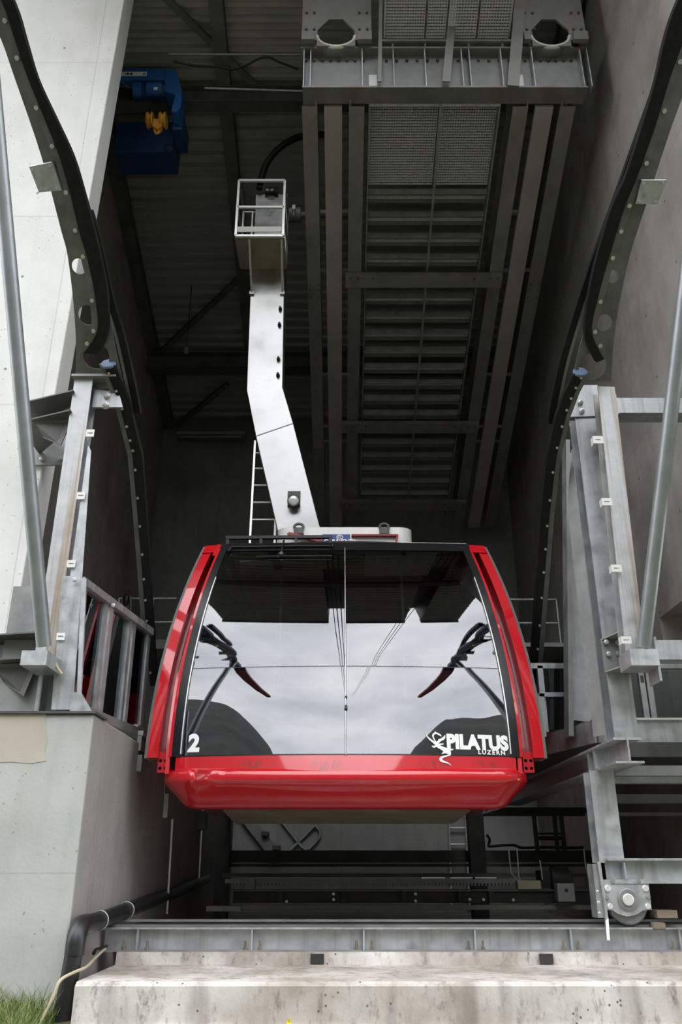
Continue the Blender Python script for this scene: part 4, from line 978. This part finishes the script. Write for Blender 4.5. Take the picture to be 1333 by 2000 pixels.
def arm(z, x0, name, label, drop, ext):
    a = thing(name, (x0, 7.6, z-drop), label, 'bracket', 'steel brackets fixing the left column')
    for zz in (z, z-drop):
        part('plate', MB().prism([(x0-ext,7.3,zz-.0),(-2.62,7.05,zz),(-2.62,7.28,zz),(x0-ext,7.99,zz-.0)], (0,0,.014)), 'dark_steel', a)
    part('web', MB().prism([(x0-ext,7.75,z-drop+.012),(-2.62,7.26,z-drop+.012),(-2.62,7.26,z-.0),(x0-ext,7.75,z-.0)], (0,.012,0)), 'galvanised_dull', a)
    part('gusset', MB().prism([(x0,7.25,z-drop-.01),(-2.64,7.2,z-drop-.006),(-2.72,7.2,z-drop-.30),(x0+.1,7.3,z-drop-.16)], (0,.014,0)), 'dark_steel', a)
    part('wall_plate', MB().box((x0-ext-.05,7.955,z-drop-.14), (x0-ext+.32,7.985,z+.06)), 'galvanised_dull', a)
    b_ = MB(); bolts(b_, [(x0-ext+.05,7.955,z-drop-.08),(x0-ext+.25,7.955,z-drop-.08)], (0,-1,0), .022, .03); part('bolts', b_, 'bolt_steel', a, kind='stuff')
arm(4.28, -3.05, 'wall_bracket', 'dark steel wall bracket at the head of the left column', .22, .18)
arm(1.86, -3.05, 'wall_bracket', 'dark steel wall bracket at the foot of the left pipe strut', .22, .62)
part('foot_block', MB().box((-2.60,6.70,1.50), (-2.39,7.10,1.62)), 'galvanised', t)
# ================================================================== LEFT CONTROL WINDOW
wt = thing('control_window', (-2.2, 7.9, ZP), 'slanted grey framed control room window beside the left docking rail', 'window')
A0, A1 = V((-2.33,7.08,0)), V((-2.08,8.85,0)); zl, zh = 1.26, 2.34
dv_ = (A1-A0).normalized(); nv_ = V((dv_.y,-dv_.x,0))
def fw(s, z, o=0): p = A0.lerp(A1, s)+nv_*o; return V((p.x, p.y, z))
part('top_rail', MB().beam(fw(-.0,zh), fw(1.,zh), .10, .07), 'galvanised', wt)
part('bottom_rail', MB().beam(fw(0,zl), fw(1.,zl), .10, .08), 'galvanised_dull', wt)
for s, w in ((.02,.10),(.33,.07),(.40,.09),(.68,.06),(.74,.07),(.98,.07)): part('post', MB().beam(fw(s,zl), fw(s,zh), .04, w, dv_), 'galvanised', wt)
for s0, s1 in ((.05,.31),(.43,.66),(.76,.96)): 
    part('pane', MB().hexa([fw(s0,zl+.03,-.01),fw(s1,zl+.03,-.01),fw(s1,zl+.03,.0),fw(s0,zl+.03,.0),fw(s0,zh-.03,-.01),fw(s1,zh-.03,-.01),fw(s1,zh-.03,.0),fw(s0,zh-.03,.0)]), 'window_glass', wt)
part('front_sheet', MB().prism([atY(150,1360,7.04), atY(158,1360,7.04), atY(169,1130,7.04), atY(159,1130,7.04)], (0,.03,0)), 'galvanised', wt)
b_ = MB(); bolts(b_, [atY(146,1133,7.02), atY(222,1183,7.6)], (0,-1,0), .02, .02); part('bolts', b_, 'bolt_steel', wt, kind='stuff')
# end blocks of the platform edge under the window
pb = thing('platform_edge_profile', (-2.05, 8.6, .6), 'grey stacked steel profiles at the plinth edge by the cabin corner', 'profile')
for (x0,y0_,x1,y1_), m in (((258,1416,272,1427),'galvanised'),((258,1428,282,1438),'galvanised'),((268,1437,279,1467),'galvanised_dull'),((268,1475,280,1507),'galvanised_dull')):
    a = atY(x0,y1_,8.7); b = atY(x1,y0_,8.7); part('block', MB().box((a.x,8.66,a.z), (b.x,8.9,b.z)), m, pb)
single('sensor_post', MB().box(tuple(atY(318,1597,9.0)), tuple(atY(330,1550,9.0)+V((0,.1,0)))).box(tuple(atY(320,1551,9.0)), tuple(atY(324,1520,9.0)+V((0,.05,0)))), 'galvanised_dull', 'small grey metal post below the cabin\'s left corner', 'post')
# hanging rope bundle and rails on the left gallery
yg = 13.0
rl = thing('gallery_rail', atY(230,1240,yg), 'thin grey railing on the gallery left of the cabin', 'railing')
for p0, p1 in (((233,1169),(345,1169)),((245,1216),(345,1215)),((233,1169),(229,1204))): part('bar', MB().cyl(atY(*p0,yg), atY(*p1,yg), .018, 8), 'galvanised', rl)
rb = thing('rope_bundle', atY(248,1160,yg-.1), 'looped dark rope bundle hanging on the gallery railing', 'rope')
part('knot', MB().lathe(atY(248,1160,yg-.1), (0,0,-1), [(0,.03),(.05,.06),(.12,.06),(.2,.04)], 10), 'cable_black', rb)
for dx in (-4, 2): part('loop', MB().tube([atY(249+dx+5*math.cos(q), 1180+18*math.sin(q), yg-.1) for q in [2*math.pi*k/14 for k in range(14)]], .014, 6, closed=True), 'seal_grey', rb)
gl_ = atY(230,1252,yg).z
single('gallery_slab', MB().box((XL, yg-.1, gl_-.15), (-2.55, yg+2.0, gl_)), 'concrete_back', 'dark gallery slab under the thin railing left of the cabin', 'slab')
for px in (240, 300): part('post', MB().cyl((atY(px,1169,yg).x, yg, gl_), atY(px,1169,yg), .018, 8), 'galvanised', rl)
rr = thing('gallery_rail', atY(1090,1270,yg), 'thin grey railing on the gallery right of the cabin', 'railing')
for p0, p1 in (((990,1171),(1087,1171)),((1000,1217),(1090,1217)),((1087,1171),(1097,1260))): part('bar', MB().cyl(atY(*p0,yg), atY(*p1,yg), .018, 8), 'galvanised', rr)
single('gallery_edge', MB().box((atY(985,1266,yg).x, yg-.1, atY(985,1266,yg).z), (XR, yg+2.0, atY(985,1258,yg).z)), 'galvanised_dull', 'grey steel gallery edge under the right railing', 'beam')
# ================================================================== RIGHT SLIDING PLATFORM
t = thing('sliding_platform', (2.5, 7.9, -.47), 'galvanised steel platform carriage on wheels at the right of the cabin', 'platform')
def hcol(x, y, z0, z1, w, d, mat, name, label=None):
    return part(name, MB().box((x-w/2,y,z0),(x+w/2,y+.016,z1)).box((x-.007,y+.016,z0),(x+.007,y+d-.016,z1)).box((x-w/2,y+d-.016,z0),(x+w/2,y+d,z1)), mat, t, label)
hcol(2.545, 7.62, 1.04, 4.38, .215, .22, 'galvanised', 'main_column')
part('column_wing', MB().prism([(2.40,7.75,1.1),(2.40,7.75,4.0),(2.33,7.9,3.4),(2.33,7.9,1.1)], (.012,0,0)), 'galvanised_dull', t)
part('front_post', MB().ibeam((2.575,7.285,1.62), (2.655,7.285,4.42), .17, .17, .014, .012, (0,1,0)), 'galvanised_rust', t, 'galvanised post with a rusty streak')
part('rear_column', MB().ibeam(atY(1134,1412,9.0), atY(1126,895,9.0), .24, .24, .016, .012, (0,1,0)), 'galvanised', t)
part('rear_channel', MB().beam(atY(1112,1440,8.9), atY(1106,866,8.9), .05, .2, (0,1,0)), 'galvanised_dull', t)
for x, y in ((1169,859),(1186,980),(1205,1110)): clamp(t, x, y, 7.15)
clamp(t, 1224, 1250, 7.1)
part('head_plate', MB().prism([atY(1112,800,7.6), atY(1108,772,7.6), atY(1135,752,7.6), atY(1168,752,7.6), atY(1172,812,7.6), atY(1114,814,7.6)], (0,.016,0)), 'galvanised', t)
for x, y in ((1134,787),(1137,804)): part('head_bolt', MB().lathe(atY(x, y, 7.6), (0,-1,-.2), [(-.01,.035),(.0,.035),(.001,.028),(.02,.028),(.025,.016),(.04,.016)], 8), 'bolt_steel', t)
# bracket joining post and column
za, zb_ = 1.93, 1.63
part('joint_bracket', MB().prism([(2.41,7.6,za),(2.60,7.3,za+.05),(2.66,7.3,za+.05),(2.66,7.6,za)], (0,0,.012)).prism([(2.41,7.6,zb_),(2.60,7.3,zb_+.03),(2.66,7.3,zb_+.03),(2.66,7.6,zb_)], (0,0,.012)).box((2.41,7.59,zb_),(2.66,7.60,za)), 'galvanised_dull', t)
b_ = MB(); bolts(b_, [atY(1184,1255,7.58), atY(1189,1278,7.58), atY(1206,1256,7.58), atY(1208,1277,7.58)], (0,-1,0), .024, .03); part('bolts', b_, 'bolt_steel', t, kind='stuff')
part('foot_box', MB().box((2.45,6.98,1.56),(2.69,7.28,1.70)), 'galvanised', t)
part('tie_beam', MB().box(tuple(V((2.71,7.05,atY(1300,1288,7.05).z))), (5.5,7.22,atY(1300,1250,7.05).z)), 'galvanised', t)
part('tie_plate', MB().box((2.69,7.03,1.44),(2.71,7.28,1.82)), 'galvanised', t)
part('upper_beam', MB().box((2.74,7.25,atY(1250,806,7.25).z), (3.74,7.45,atY(1250,777,7.25).z)), 'galvanised', t, 'pale horizontal steel beam')
part('upper_beam_plate', MB().box((2.735,7.22,atY(1206,812,7.25).z), (2.75,7.48,atY(1206,772,7.25).z)), 'galvanised', t)
# cantilever beam seen end-on
bx = 2.44; zt_b, zb_b = 1.012, .80
part('cantilever_beam', MB().ibeam((bx,7.30,(zt_b+zb_b)/2), (bx,12.6,(zt_b+zb_b)/2), .24, zt_b-zb_b, .02, .016), 'galvanised', t)
for yy in (7.95, 8.15): part('beam_stiffener', MB().box((bx-.115,yy,zb_b+.02), (bx-.008,yy+.014,zt_b-.02)), 'galvanised', t)
hcol(2.36, 7.88, .03, .80, .22, .22, 'galvanised', 'lower_column')
# wheel beam
xw0, zt_w, zb_w = 2.36, .045, -.115
part('wheel_beam', MB().ibeam((2.30,7.90,(zt_w+zb_w)/2), (5.5,7.90,(zt_w+zb_w)/2), .22, .20, .018, .014), 'galvanised', t)
for px in (1220, 1172): 
    x = atY(px,1690,7.8).x; part('beam_stiffener', MB().box((x-.007,7.79,-.1), (x+.007,7.89,.03)), 'galvanised', t)
wb_ = part('wheel_block', MB().prism([(atY(x,y,7.80).x, 7.80, atY(x,y,7.80).z) for x,y in ((1178,1718),(1267,1717),(1274,1777),(1256,1778),(1245,1786),(1226,1790),(1208,1785),(1198,1778),(1183,1777))], (0,.05,0)), 'galvanised', t, 'wheel bearing plate with round pins')
for x, y, r in ((1187,1735,.026),(1261,1735,.026),(1192,1770,.023),(1266,1770,.023),(1197,1721,.018),(1248,1721,.018),(1186,1753,.016),(1267,1752,.016)):
    part('pin', MB().lathe(atY(x,y,7.80), (0,-1,0), [(-.002,r),(.014,r),(.018,r*.8)], 16), 'aluminium' if r > .02 else 'galvanised_dull', wb_)
part('hub_ring', MB().lathe(atY(1227,1757,7.80), (0,-1,0), [(-.002,.088),(.012,.088),(.016,.078)], 28), 'galvanised_dull', wb_)
part('hub_boss', MB().lathe(atY(1227,1757,7.78), (0,-1,0), [(0,.046),(.02,.046),(.024,.04)], 24), 'aluminium', wb_)
part('wheel', MB().lathe((atY(1228,1760,7.85).x, 7.86, -.455+.165), (0,1,0), [(0,.155),(.012,.167),(.08,.167),(.092,.155)], 32), 'galvanised_dull', wb_)
part('skid_plate', MB().prism([(2.205,7.78,.04),(2.225,7.78,-.36),(2.215,7.77,-.42),(2.19,7.70,-.56),(2.215,7.70,-.56),(2.245,7.78,-.40),(2.235,7.79,.04)], (0,.03,0)).box((2.17,7.82,-.40),(2.235,8.0,.02)), 'galvanised', t)
b_ = MB(); bolts(b_, [atY(x,y,7.74) for x,y in ((1168,1741),(1170,1762),(1172,1783))], (-.3,-1,0), .012, .05); part('bolts', b_, 'bolt_steel', t, kind='stuff')
part('guide_roller', MB().lathe((atY(1290,1800,7.80).x, 7.86, -.49), (0,0,1), [(0,.05),(.01,.062),(.05,.062),(.06,.05)], 20).box((2.66,7.78,-.40),(2.83,7.95,-.34)), 'under_brown', t)
# deck and its fascias
part('deck', MB().prism([(2.15,9.9,1.20),(2.52,8.55,1.20),(6.5,8.55,1.20),(6.5,9.5,1.20),(3.7,9.5,1.20),(3.7,12.5,1.20),(2.15,12.5,1.20)], (0,0,.13)), 'galvanised_dull', t)
part('fascia', MB().box((2.56,8.50,1.13),(6.5,8.545,1.345)), 'galvanised', t)
part('fascia', MB().prism([(2.13,9.9,1.13),(2.52,8.52,1.13),(2.52,8.52,1.345),(2.13,9.9,1.345)], (.03,.01,0)), 'galvanised', t)
part('deck_edge', MB().box((2.5,8.46,1.345),(6.5,8.56,1.365)), 'aluminium', t)
part('lower_fascia', MB().box((2.62,8.40,.98),(6.5,8.44,1.12)), 'dark_steel', t)
for py, Y, hh, m in ((1505,8.1,.09,'galvanised_dull'),(1522,8.3,.07,'galvanised'),(1560,8.6,.08,'dark_steel'),(1590,8.9,.03,'dark_steel')):
    a = atY(1200,py,Y); part('side_beam', MB().box((2.48,Y,a.z-hh/2),(6.5,Y+.12,a.z+hh/2)), m, t)
for x, y in ((1153,1420),): pass
# ---------------------------------------------------------------- glazed screen behind the platform columns
gt = thing('glazed_screen', (3.0, 9.6, 1.33), 'galvanised framed glass screen standing on the right platform', 'glass screen')
YG = 9.2
def gz(px, py): return atY(px, py, YG)
zt_g = gz(1200,1300).z; zb_g = 1.335
part('top_rail', MB().box((gz(1032,1300).x,YG,zt_g-.03),(5.2,YG+.06,zt_g+.03)), 'galvanised', gt)
for px in (1060, 1258, 1272): part('post', MB().box((gz(px,1350).x-.03,YG,zb_g),(gz(px,1350).x+.03,YG+.06,zt_g)), 'galvanised', gt)
part('mid_rail', MB().box((gz(1052,1358).x,YG-.05,gz(1052,1362).z),(gz(1165,1358).x,YG,gz(1052,1354).z)), 'galvanised', gt)
part('end_post', MB().prism([gz(1050,1356)+V((0,-.05,0)), gz(1062,1356)+V((0,-.05,0)), gz(1066,1440)+V((0,-.05,0)), gz(1056,1440)+V((0,-.05,0))], (0,.05,0)), 'galvanised', gt)
for a, b in ((1066,1252),(1278,1400)): part('pane', MB().box((gz(a,1350).x,YG+.02,zb_g+.03),(gz(b,1350).x,YG+.032,zt_g-.03)), 'window_glass', gt)
part('lock', MB().box(tuple(gz(1253,1333)+V((0,-.01,0))), tuple(gz(1257,1320)+V((0,.0,0)))), 'dark_steel', gt)
# ================================================================== RAIL BEAM ON THE LEDGE
t = thing('rail_beam', (1.5, 7.95, -.655), 'long galvanised rail beam with stiffener plates lying on the concrete ledge', 'rail')
part('web', MB().box((-2.0,7.92,-.655),(10,7.935,-.476)), 'galvanised', t)
part('top_flange', MB().box((-2.03,7.84,-.487),(10,8.03,-.474)), 'galvanised', t)
part('bottom_flange', MB().box((-2.0,7.84,-.655),(10,8.03,-.643)), 'galvanised_dull', t)
part('rail_head', MB().prism([(-2.03,7.90,-.474),(-2.03,7.97,-.474),(-2.03,7.965,-.455),(-2.03,7.905,-.455)], (12,0,0)), 'dark_steel', t)
part('rear_rail', MB().box((-2.0,8.35,-.655),(10,8.38,-.452)).box((-2.0,8.30,-.455),(10,8.43,-.44)), 'galvanised_dull', t)
for px in (268, 492, 711, 929, 1117, 1330):
    x = atY(px, 1840, 7.85).x; part('stiffener', MB().box((x-.007,7.845,-.643),(x+.007,7.92,-.487)), 'galvanised', t)
b_ = MB()
for px in (240,286,478,507,697,727,917,945,1103,1133,1318):
    x = atY(px, 1858, 7.86).x; b_.cyl((x,7.87,-.643),(x,7.87,-.575),.009,8).lathe((x,7.87,-.643),(0,0,1),[(0,.018),(.018,.018),(.02,.01)],6)
part('anchor_bolts', b_, 'under_brown', t, kind='stuff')
# ================================================================== PIT MACHINERY
def xs(px0, px1, py, Y): return atY(px0,py,Y).x, atY(px1,py,Y).x
def zz(py, Y): return atY(666,py,Y).z
def bar_(px0, px1, py0, py1, Y, d, mat): 
    x0,x1 = xs(px0,px1,(py0+py1)/2,Y); return MB().box((x0,Y,zz(py1,Y)),(x1,Y+d,zz(py0,Y)))
t = thing('pit_crossbeam', (0,11.8,-.2), 'dark dirty box beam across the pit behind the cabin floor', 'beam')
part('face', bar_(436,1165,1661,1684,13.0,.3,None), 'dark_steel', t); part('lower_flange', bar_(434,1165,1687,1693,12.9,.4,None), 'dark_steel', t)
part('second_flange', bar_(434,1165,1706,1713,11.2,.4,None), 'dark_steel', t)
t = thing('drive_rack', (0,10.9,-.3), 'long toothed rack rail running across the pit', 'rack')
part('bar', bar_(440,1060,1717,1725,10.9,.06,None), 'galvanised_dull', t)
tm_ = MB(); x0,x1 = xs(452,1000,1727,10.88); k = x0
while k < x1: tm_.box((k,10.88,zz(1730,10.88)),(k+.02,10.94,zz(1724,10.88))); k += .042
part('teeth', tm_, 'galvanised_dull', t, kind='stuff')
part('clamp_block', bar_(479,498,1715,1737,10.8,.1,None), 'galvanised_dull', t)
for px in (852,910,952): part('bracket', bar_(px-28,px+18,1713,1716,10.9,.05,None), 'aluminium', t)
t = thing('pit_rail_beam', (0,10.4,-.5), 'dark lower beam with bolted plates across the pit floor', 'beam')
part('web', bar_(455,1160,1741,1764,10.4,.06,None), 'black_steel', t); part('flange', bar_(450,1160,1737,1740,10.35,.15,None), 'dark_steel', t)
for px in (548,672,790,900,960,1100): part('rib', bar_(px-4,px+4,1741,1764,10.3,.08,None), 'black_steel', t)
b_ = MB(); bolts(b_, [atY(x,y,10.39) for x,y in ((652,1746),(652,1757),(560,1761),(812,1746),(812,1760),(918,1757),(945,1757),(1003,1758),(1075,1772))], (0,-1,0), .018, .02); part('bolts', b_, 'bolt_steel', t, kind='stuff')
single('sill_slab', bar_(470,1165,1768,1777,10.2,.1,None), 'concrete_back', 'rough concrete sill strip low in the pit', 'sill')
single('sill_slab', bar_(403,470,1770,1780,9.9,.2,None), 'concrete_back', 'small rough concrete footing at the left of the pit', 'sill')
single('pit_post', bar_(420,446,1578,1815,12.5,.25,None), 'black_steel', 'black steel post at the left of the pit under the cabin', 'post')
single('pit_post', bar_(921,951,1576,1815,12.55,.25,None), 'black_steel', 'thick black steel post right of the pit ladder', 'post')
single('pit_post', bar_(376,402,1572,1620,12.5,.2,None), 'black_steel', 'short black bracket box near the bright wall line', 'post')
single('platform_girder', bar_(935,1160,1577,1591,12.6,.4,None), 'black_steel', 'black girder under the right platform behind the cabin corner', 'beam')
lt_ = thing('pit_ladder', atY(895,1665,16.7), 'silver ladder against the back wall under the cabin\'s right side', 'ladder')
for a, b in (((876,1540),(882,1768)),((907,1540),(917,1768))): part('stile', MB().beam(atY(*a,16.75), atY(*b,16.75), .03, .06, (0,1,0)), 'galvanised', lt_)
part('side_sheet', MB().box((atY(912,1660,16.8).x,16.8,zz(1768,16.8)),(atY(921,1660,16.8).x,16.88,zz(1540,16.8))), 'galvanised', lt_)
for py in (1585,1617,1649): part('rung', MB().cyl(atY(877,py,16.75), atY(910,py,16.75), .02, 8), 'aluminium', lt_)
ft = thing('steel_frame', atY(1078,1660,11.9), 'dark ladder-like frame under the right platform', 'frame')
for a, b in (((1043,1590),(1051,1665)),((1083,1590),(1090,1665)),((1096,1590),(1104,1665))): part('upright', MB().beam(atY(*a,11.9), atY(*b,11.9), .05, .05, (0,1,0)), 'black_steel', ft)
for py in (1628, 1637): part('crossbar', MB().cyl(atY(1046,py,11.9), atY(1102,py,11.9), .025 if py > 1630 else .012, 8), 'black_steel', ft)
hr = thing('bent_handrail', atY(600,1660,16.8), 'bent tubular handrail with looped end against the back wall under the cabin', 'handrail')
P = lambda *q: [atY(x,y,16.8) for x,y in q]
part('loop_tube', MB().tube(P((545,1598),(556,1612),(582,1645),(590,1655),(598,1660),(606,1657),(622,1640),(626,1630),(625,1622),(615,1611)), .027, 8), 'galvanised', hr)
part('brace_tube', MB().tube(P((566,1662),(580,1648),(600,1628),(615,1613)), .027, 8), 'galvanised', hr)
sl = thing('stair_stringer', atY(510,1660,16.7), 'slanted grey stair stringer left of the bent handrail', 'stair')
part('stringer', MB().beam(atY(470,1582,16.78), atY(537,1668,16.78), .2, .16, (0,1,0)), 'galvanised_dull', sl)
for x,y in ((518,1628),(540,1655)): part('step_bracket', MB().box(tuple(atY(x-8,y+4,16.55)), tuple(atY(x+6,y-4,16.55)+V((0,.3,0)))), 'dark_steel', sl)
cbx = thing('control_box', atY(1108,1763,10.2), 'square grey junction box with a dark hole in the right of the pit', 'box')
part('box', bar_(1090,1124,1725,1762,10.0,.16,None), 'galvanised_dull', cbx, None, bevel=.01); part('hole', MB().lathe(atY(1107,1739,10.0), (0,-1,0), [(-.005,.02),(.004,.02)], 12), 'black_steel', cbx)
single('khaki_box', bar_(1012,1058,1720,1737,10.3,.15,None), 'khaki_box', 'small khaki metal box beside the toothed rack', 'box', bevel=.008)
single('motor_housing', MB().cyl(atY(1076,1715,10.5), atY(1110,1716,10.5), .12, 16).box(tuple(atY(1060,1735,10.5)), tuple(atY(1118,1700,10.5)+V((0,.3,0)))), 'black_steel', 'black motor housing behind the grey junction box', 'motor')
for k, (pts, lab) in enumerate(((((994,1656),(996,1680),(999,1705),(1016,1724)),'thin grey wire dropping left of the khaki box'), (((1010,1656),(1012,1680),(1014,1712),(1020,1725)),'thin grey wire dropping into the khaki box'), (((1055,1680),(1058,1700),(1060,1718)),'thin bright wire beside the dark frame'), (((1141,1658),(1144,1690),(1150,1715)),'thin bright wire next to the wheel beam'))):
    single('wire', MB().tube([atY(x,y,10.4) for x,y in pts], .009, 6), 'galvanised', lab, 'wire', 'wires in the pit')
single('flex_cable', MB().tube(spline([atY(x,y,12.4) for x,y in ((951,1630),(957,1640),(955,1651),(960,1653),(985,1651),(1005,1651),(1020,1656),(1060,1655),(1120,1656),(1140,1655))]), .02, 6), 'cable_black', 'black flexible cable along the pit beam', 'cable')
for px0, y0_, px1, y1_, Y, lab in ((337,1600,326,1785,10.2,'thin bright steel tube down the plinth side'),(394,1622,389,1715,12.2,'thin bright steel tube deeper in the pit')):
    single('cable_tube', MB().cyl(atY(px0,y0_,Y), atY(px1,y1_,Y), .014, 8), 'aluminium', lab, 'tube', 'bright tubes along the plinth')
# ================================================================== BLACK DRAIN PIPE AND CABLES (left foreground)
def PX(px, py): return atX(px, py, -1.97)
dp = thing('drain_pipe', atY(125,1998,6.9), 'black drain pipe with elbow running along the plinth side', 'pipe')
pts = [PX(405,1716), PX(330,1748), PX(260,1773), PX(200,1796)]
e0 = atY(172,1803,6.93); pts2 = pts+[V((-1.96, 7.15, pts[-1].z-.003))]
z0_ = pts[-1].z-.004; corner = [V((-1.957, 7.03-.12*math.sin(q), z0_-.12+.12*math.cos(q))) for q in [math.pi/2*k/8 for k in range(9)]]+[V((-1.958,6.91,z0_-.19))]
bot = [V((-1.975,6.91,-.75)), V((-2.0,6.91,-1.02))]
part('pipe_run', MB().tube(pts2, .066, 16), 'pipe_black', dp)
part('elbow', MB().tube([pts2[-1]]+corner, .072, 16), 'pipe_black', dp)
part('downpipe', MB().tube([corner[-2]]+bot, .066, 16), 'pipe_black', dp)
part('socket', MB().tube([V((-2.0,6.91,-.97)), V((-2.0,6.91,-1.08))], .08, 16), 'pipe_black', dp)
for s, i in ((.25,2),(.2,3)):
    a = pts2[i]; b = pts2[min(i+1,len(pts2)-1)] if i < 3 else pts2[4]; p = a.lerp(b, s); d = (b-a).normalized(); e1 = d.cross(V((0,0,1))).normalized(); e2 = e1.cross(d)
    part('hose_clip', MB().tube([p+e1*(.072*math.cos(q))+e2*(.072*math.sin(q)) for q in [2*math.pi*k/18 for k in range(18)]], .007, 6, closed=True), 'galvanised', dp)
single('yellow_cable', MB().tube(spline([atY(70,2010,6.55), atY(85,1985,6.6), atY(105,1945,6.62), atY(118,1915,6.64), atY(145,1899,6.75), atY(168,1889,6.95), atY(185,1872,7.3), atY(206,1852,7.75)]), .011, 8), 'cable_beige', 'thin beige cable draped over the ledge beside the black drain pipe', 'cable')
single('black_wire', MB().tube(spline([atY(183,1862,7.4), atY(188,1855,7.5), atY(196,1853,7.6), atY(208,1848,7.78)]), .014, 8), 'cable_black', 'short black cable end at the rail beam\'s left corner', 'cable')
# ================================================================== GRASS AND FLOWER
g = MB(); rnd = random.Random(3)
def blade(mb, base, h, lean, w):
    ang = rnd.uniform(0, 2*math.pi); side = V((math.cos(ang), math.sin(ang), 0))*w; d = V((math.cos(lean), math.sin(lean), 0))
    pts = []
    for k in range(4):
        s = k/3; c = base+V((0,0,h*s*(1-.15*s)))+d*(h*.45*s*s); ww = (1-s)**.7; pts += [c-side*ww, c+side*ww]
    mb.add(pts, [(2*k,2*k+1,2*k+3,2*k+2) for k in range(3)])
dry = MB()
for _ in range(2600):
    x = -2.62+.60*rnd.random()**1.25; y = rnd.uniform(5.9,6.93); z = -1.7+.1*y
    hh = rnd.uniform(.10,.30)*(1.25 if rnd.random() < .15 else 1)
    blade(g if rnd.random() < .8 else dry, V((x,y,z-.01)), hh, rnd.uniform(0,6.28), .004)
single('grass', g, 'grass', 'green grass tuft in the bottom left corner', 'grass', kind='stuff', loc=(-2.7,6.5,-1.06))
single('dry_grass', dry, 'grass_dry', 'pale dry blades among the grass in the bottom left corner', 'grass', kind='stuff', loc=(-2.7,6.5,-1.06))
fl_ = thing('yellow_flower', atY(565,2030,6.5), 'tiny yellow flower at the bottom edge before the ledge', 'flower')
c = atY(565,1996,6.5)
part('stem', MB().tube([c+V((0,0,-.11)), c+V((.01,0,-.05)), c], .004, 6), 'grass', fl_)
for k in range(7):
    a = 2*math.pi*k/7; d = V((math.cos(a), -.3, math.sin(a))); s = V((-math.sin(a),0,math.cos(a)))*.006
    part('petal', MB().prism([c, c+d*.012+s, c+d*.022, c+d*.012-s], (0,-.002,0)), 'flower_yellow', fl_)
# ================================================================== ROPES LEAVING THE STATION, UP OVER THE VIEWER
tanr = math.tan(math.radians(40))
def rope(x, y, z, r, label, grp='ropes leaving the station'):
    single('track_rope', MB().tube([V((x,y,z)), V((x+(.3-x)*.05*0,-4,z+(y+4)*tanr)), V((x,-60,z+(y+60)*tanr))], r, 8), 'rope_steel', label, 'rope', grp)
for x, lab in ((-.40,'first'),(-.25,'second'),(-.10,'third')): rope(x, 8.15, 11.8, .02, lab+' steel rope of the left trio, mirrored in the windscreen')
for x, lab in ((2.75,'first'),(2.95,'second'),(3.12,'third')): rope(x, 8.15, 11.8, .02, lab+' steel rope of the right trio, mirrored in the windscreen')
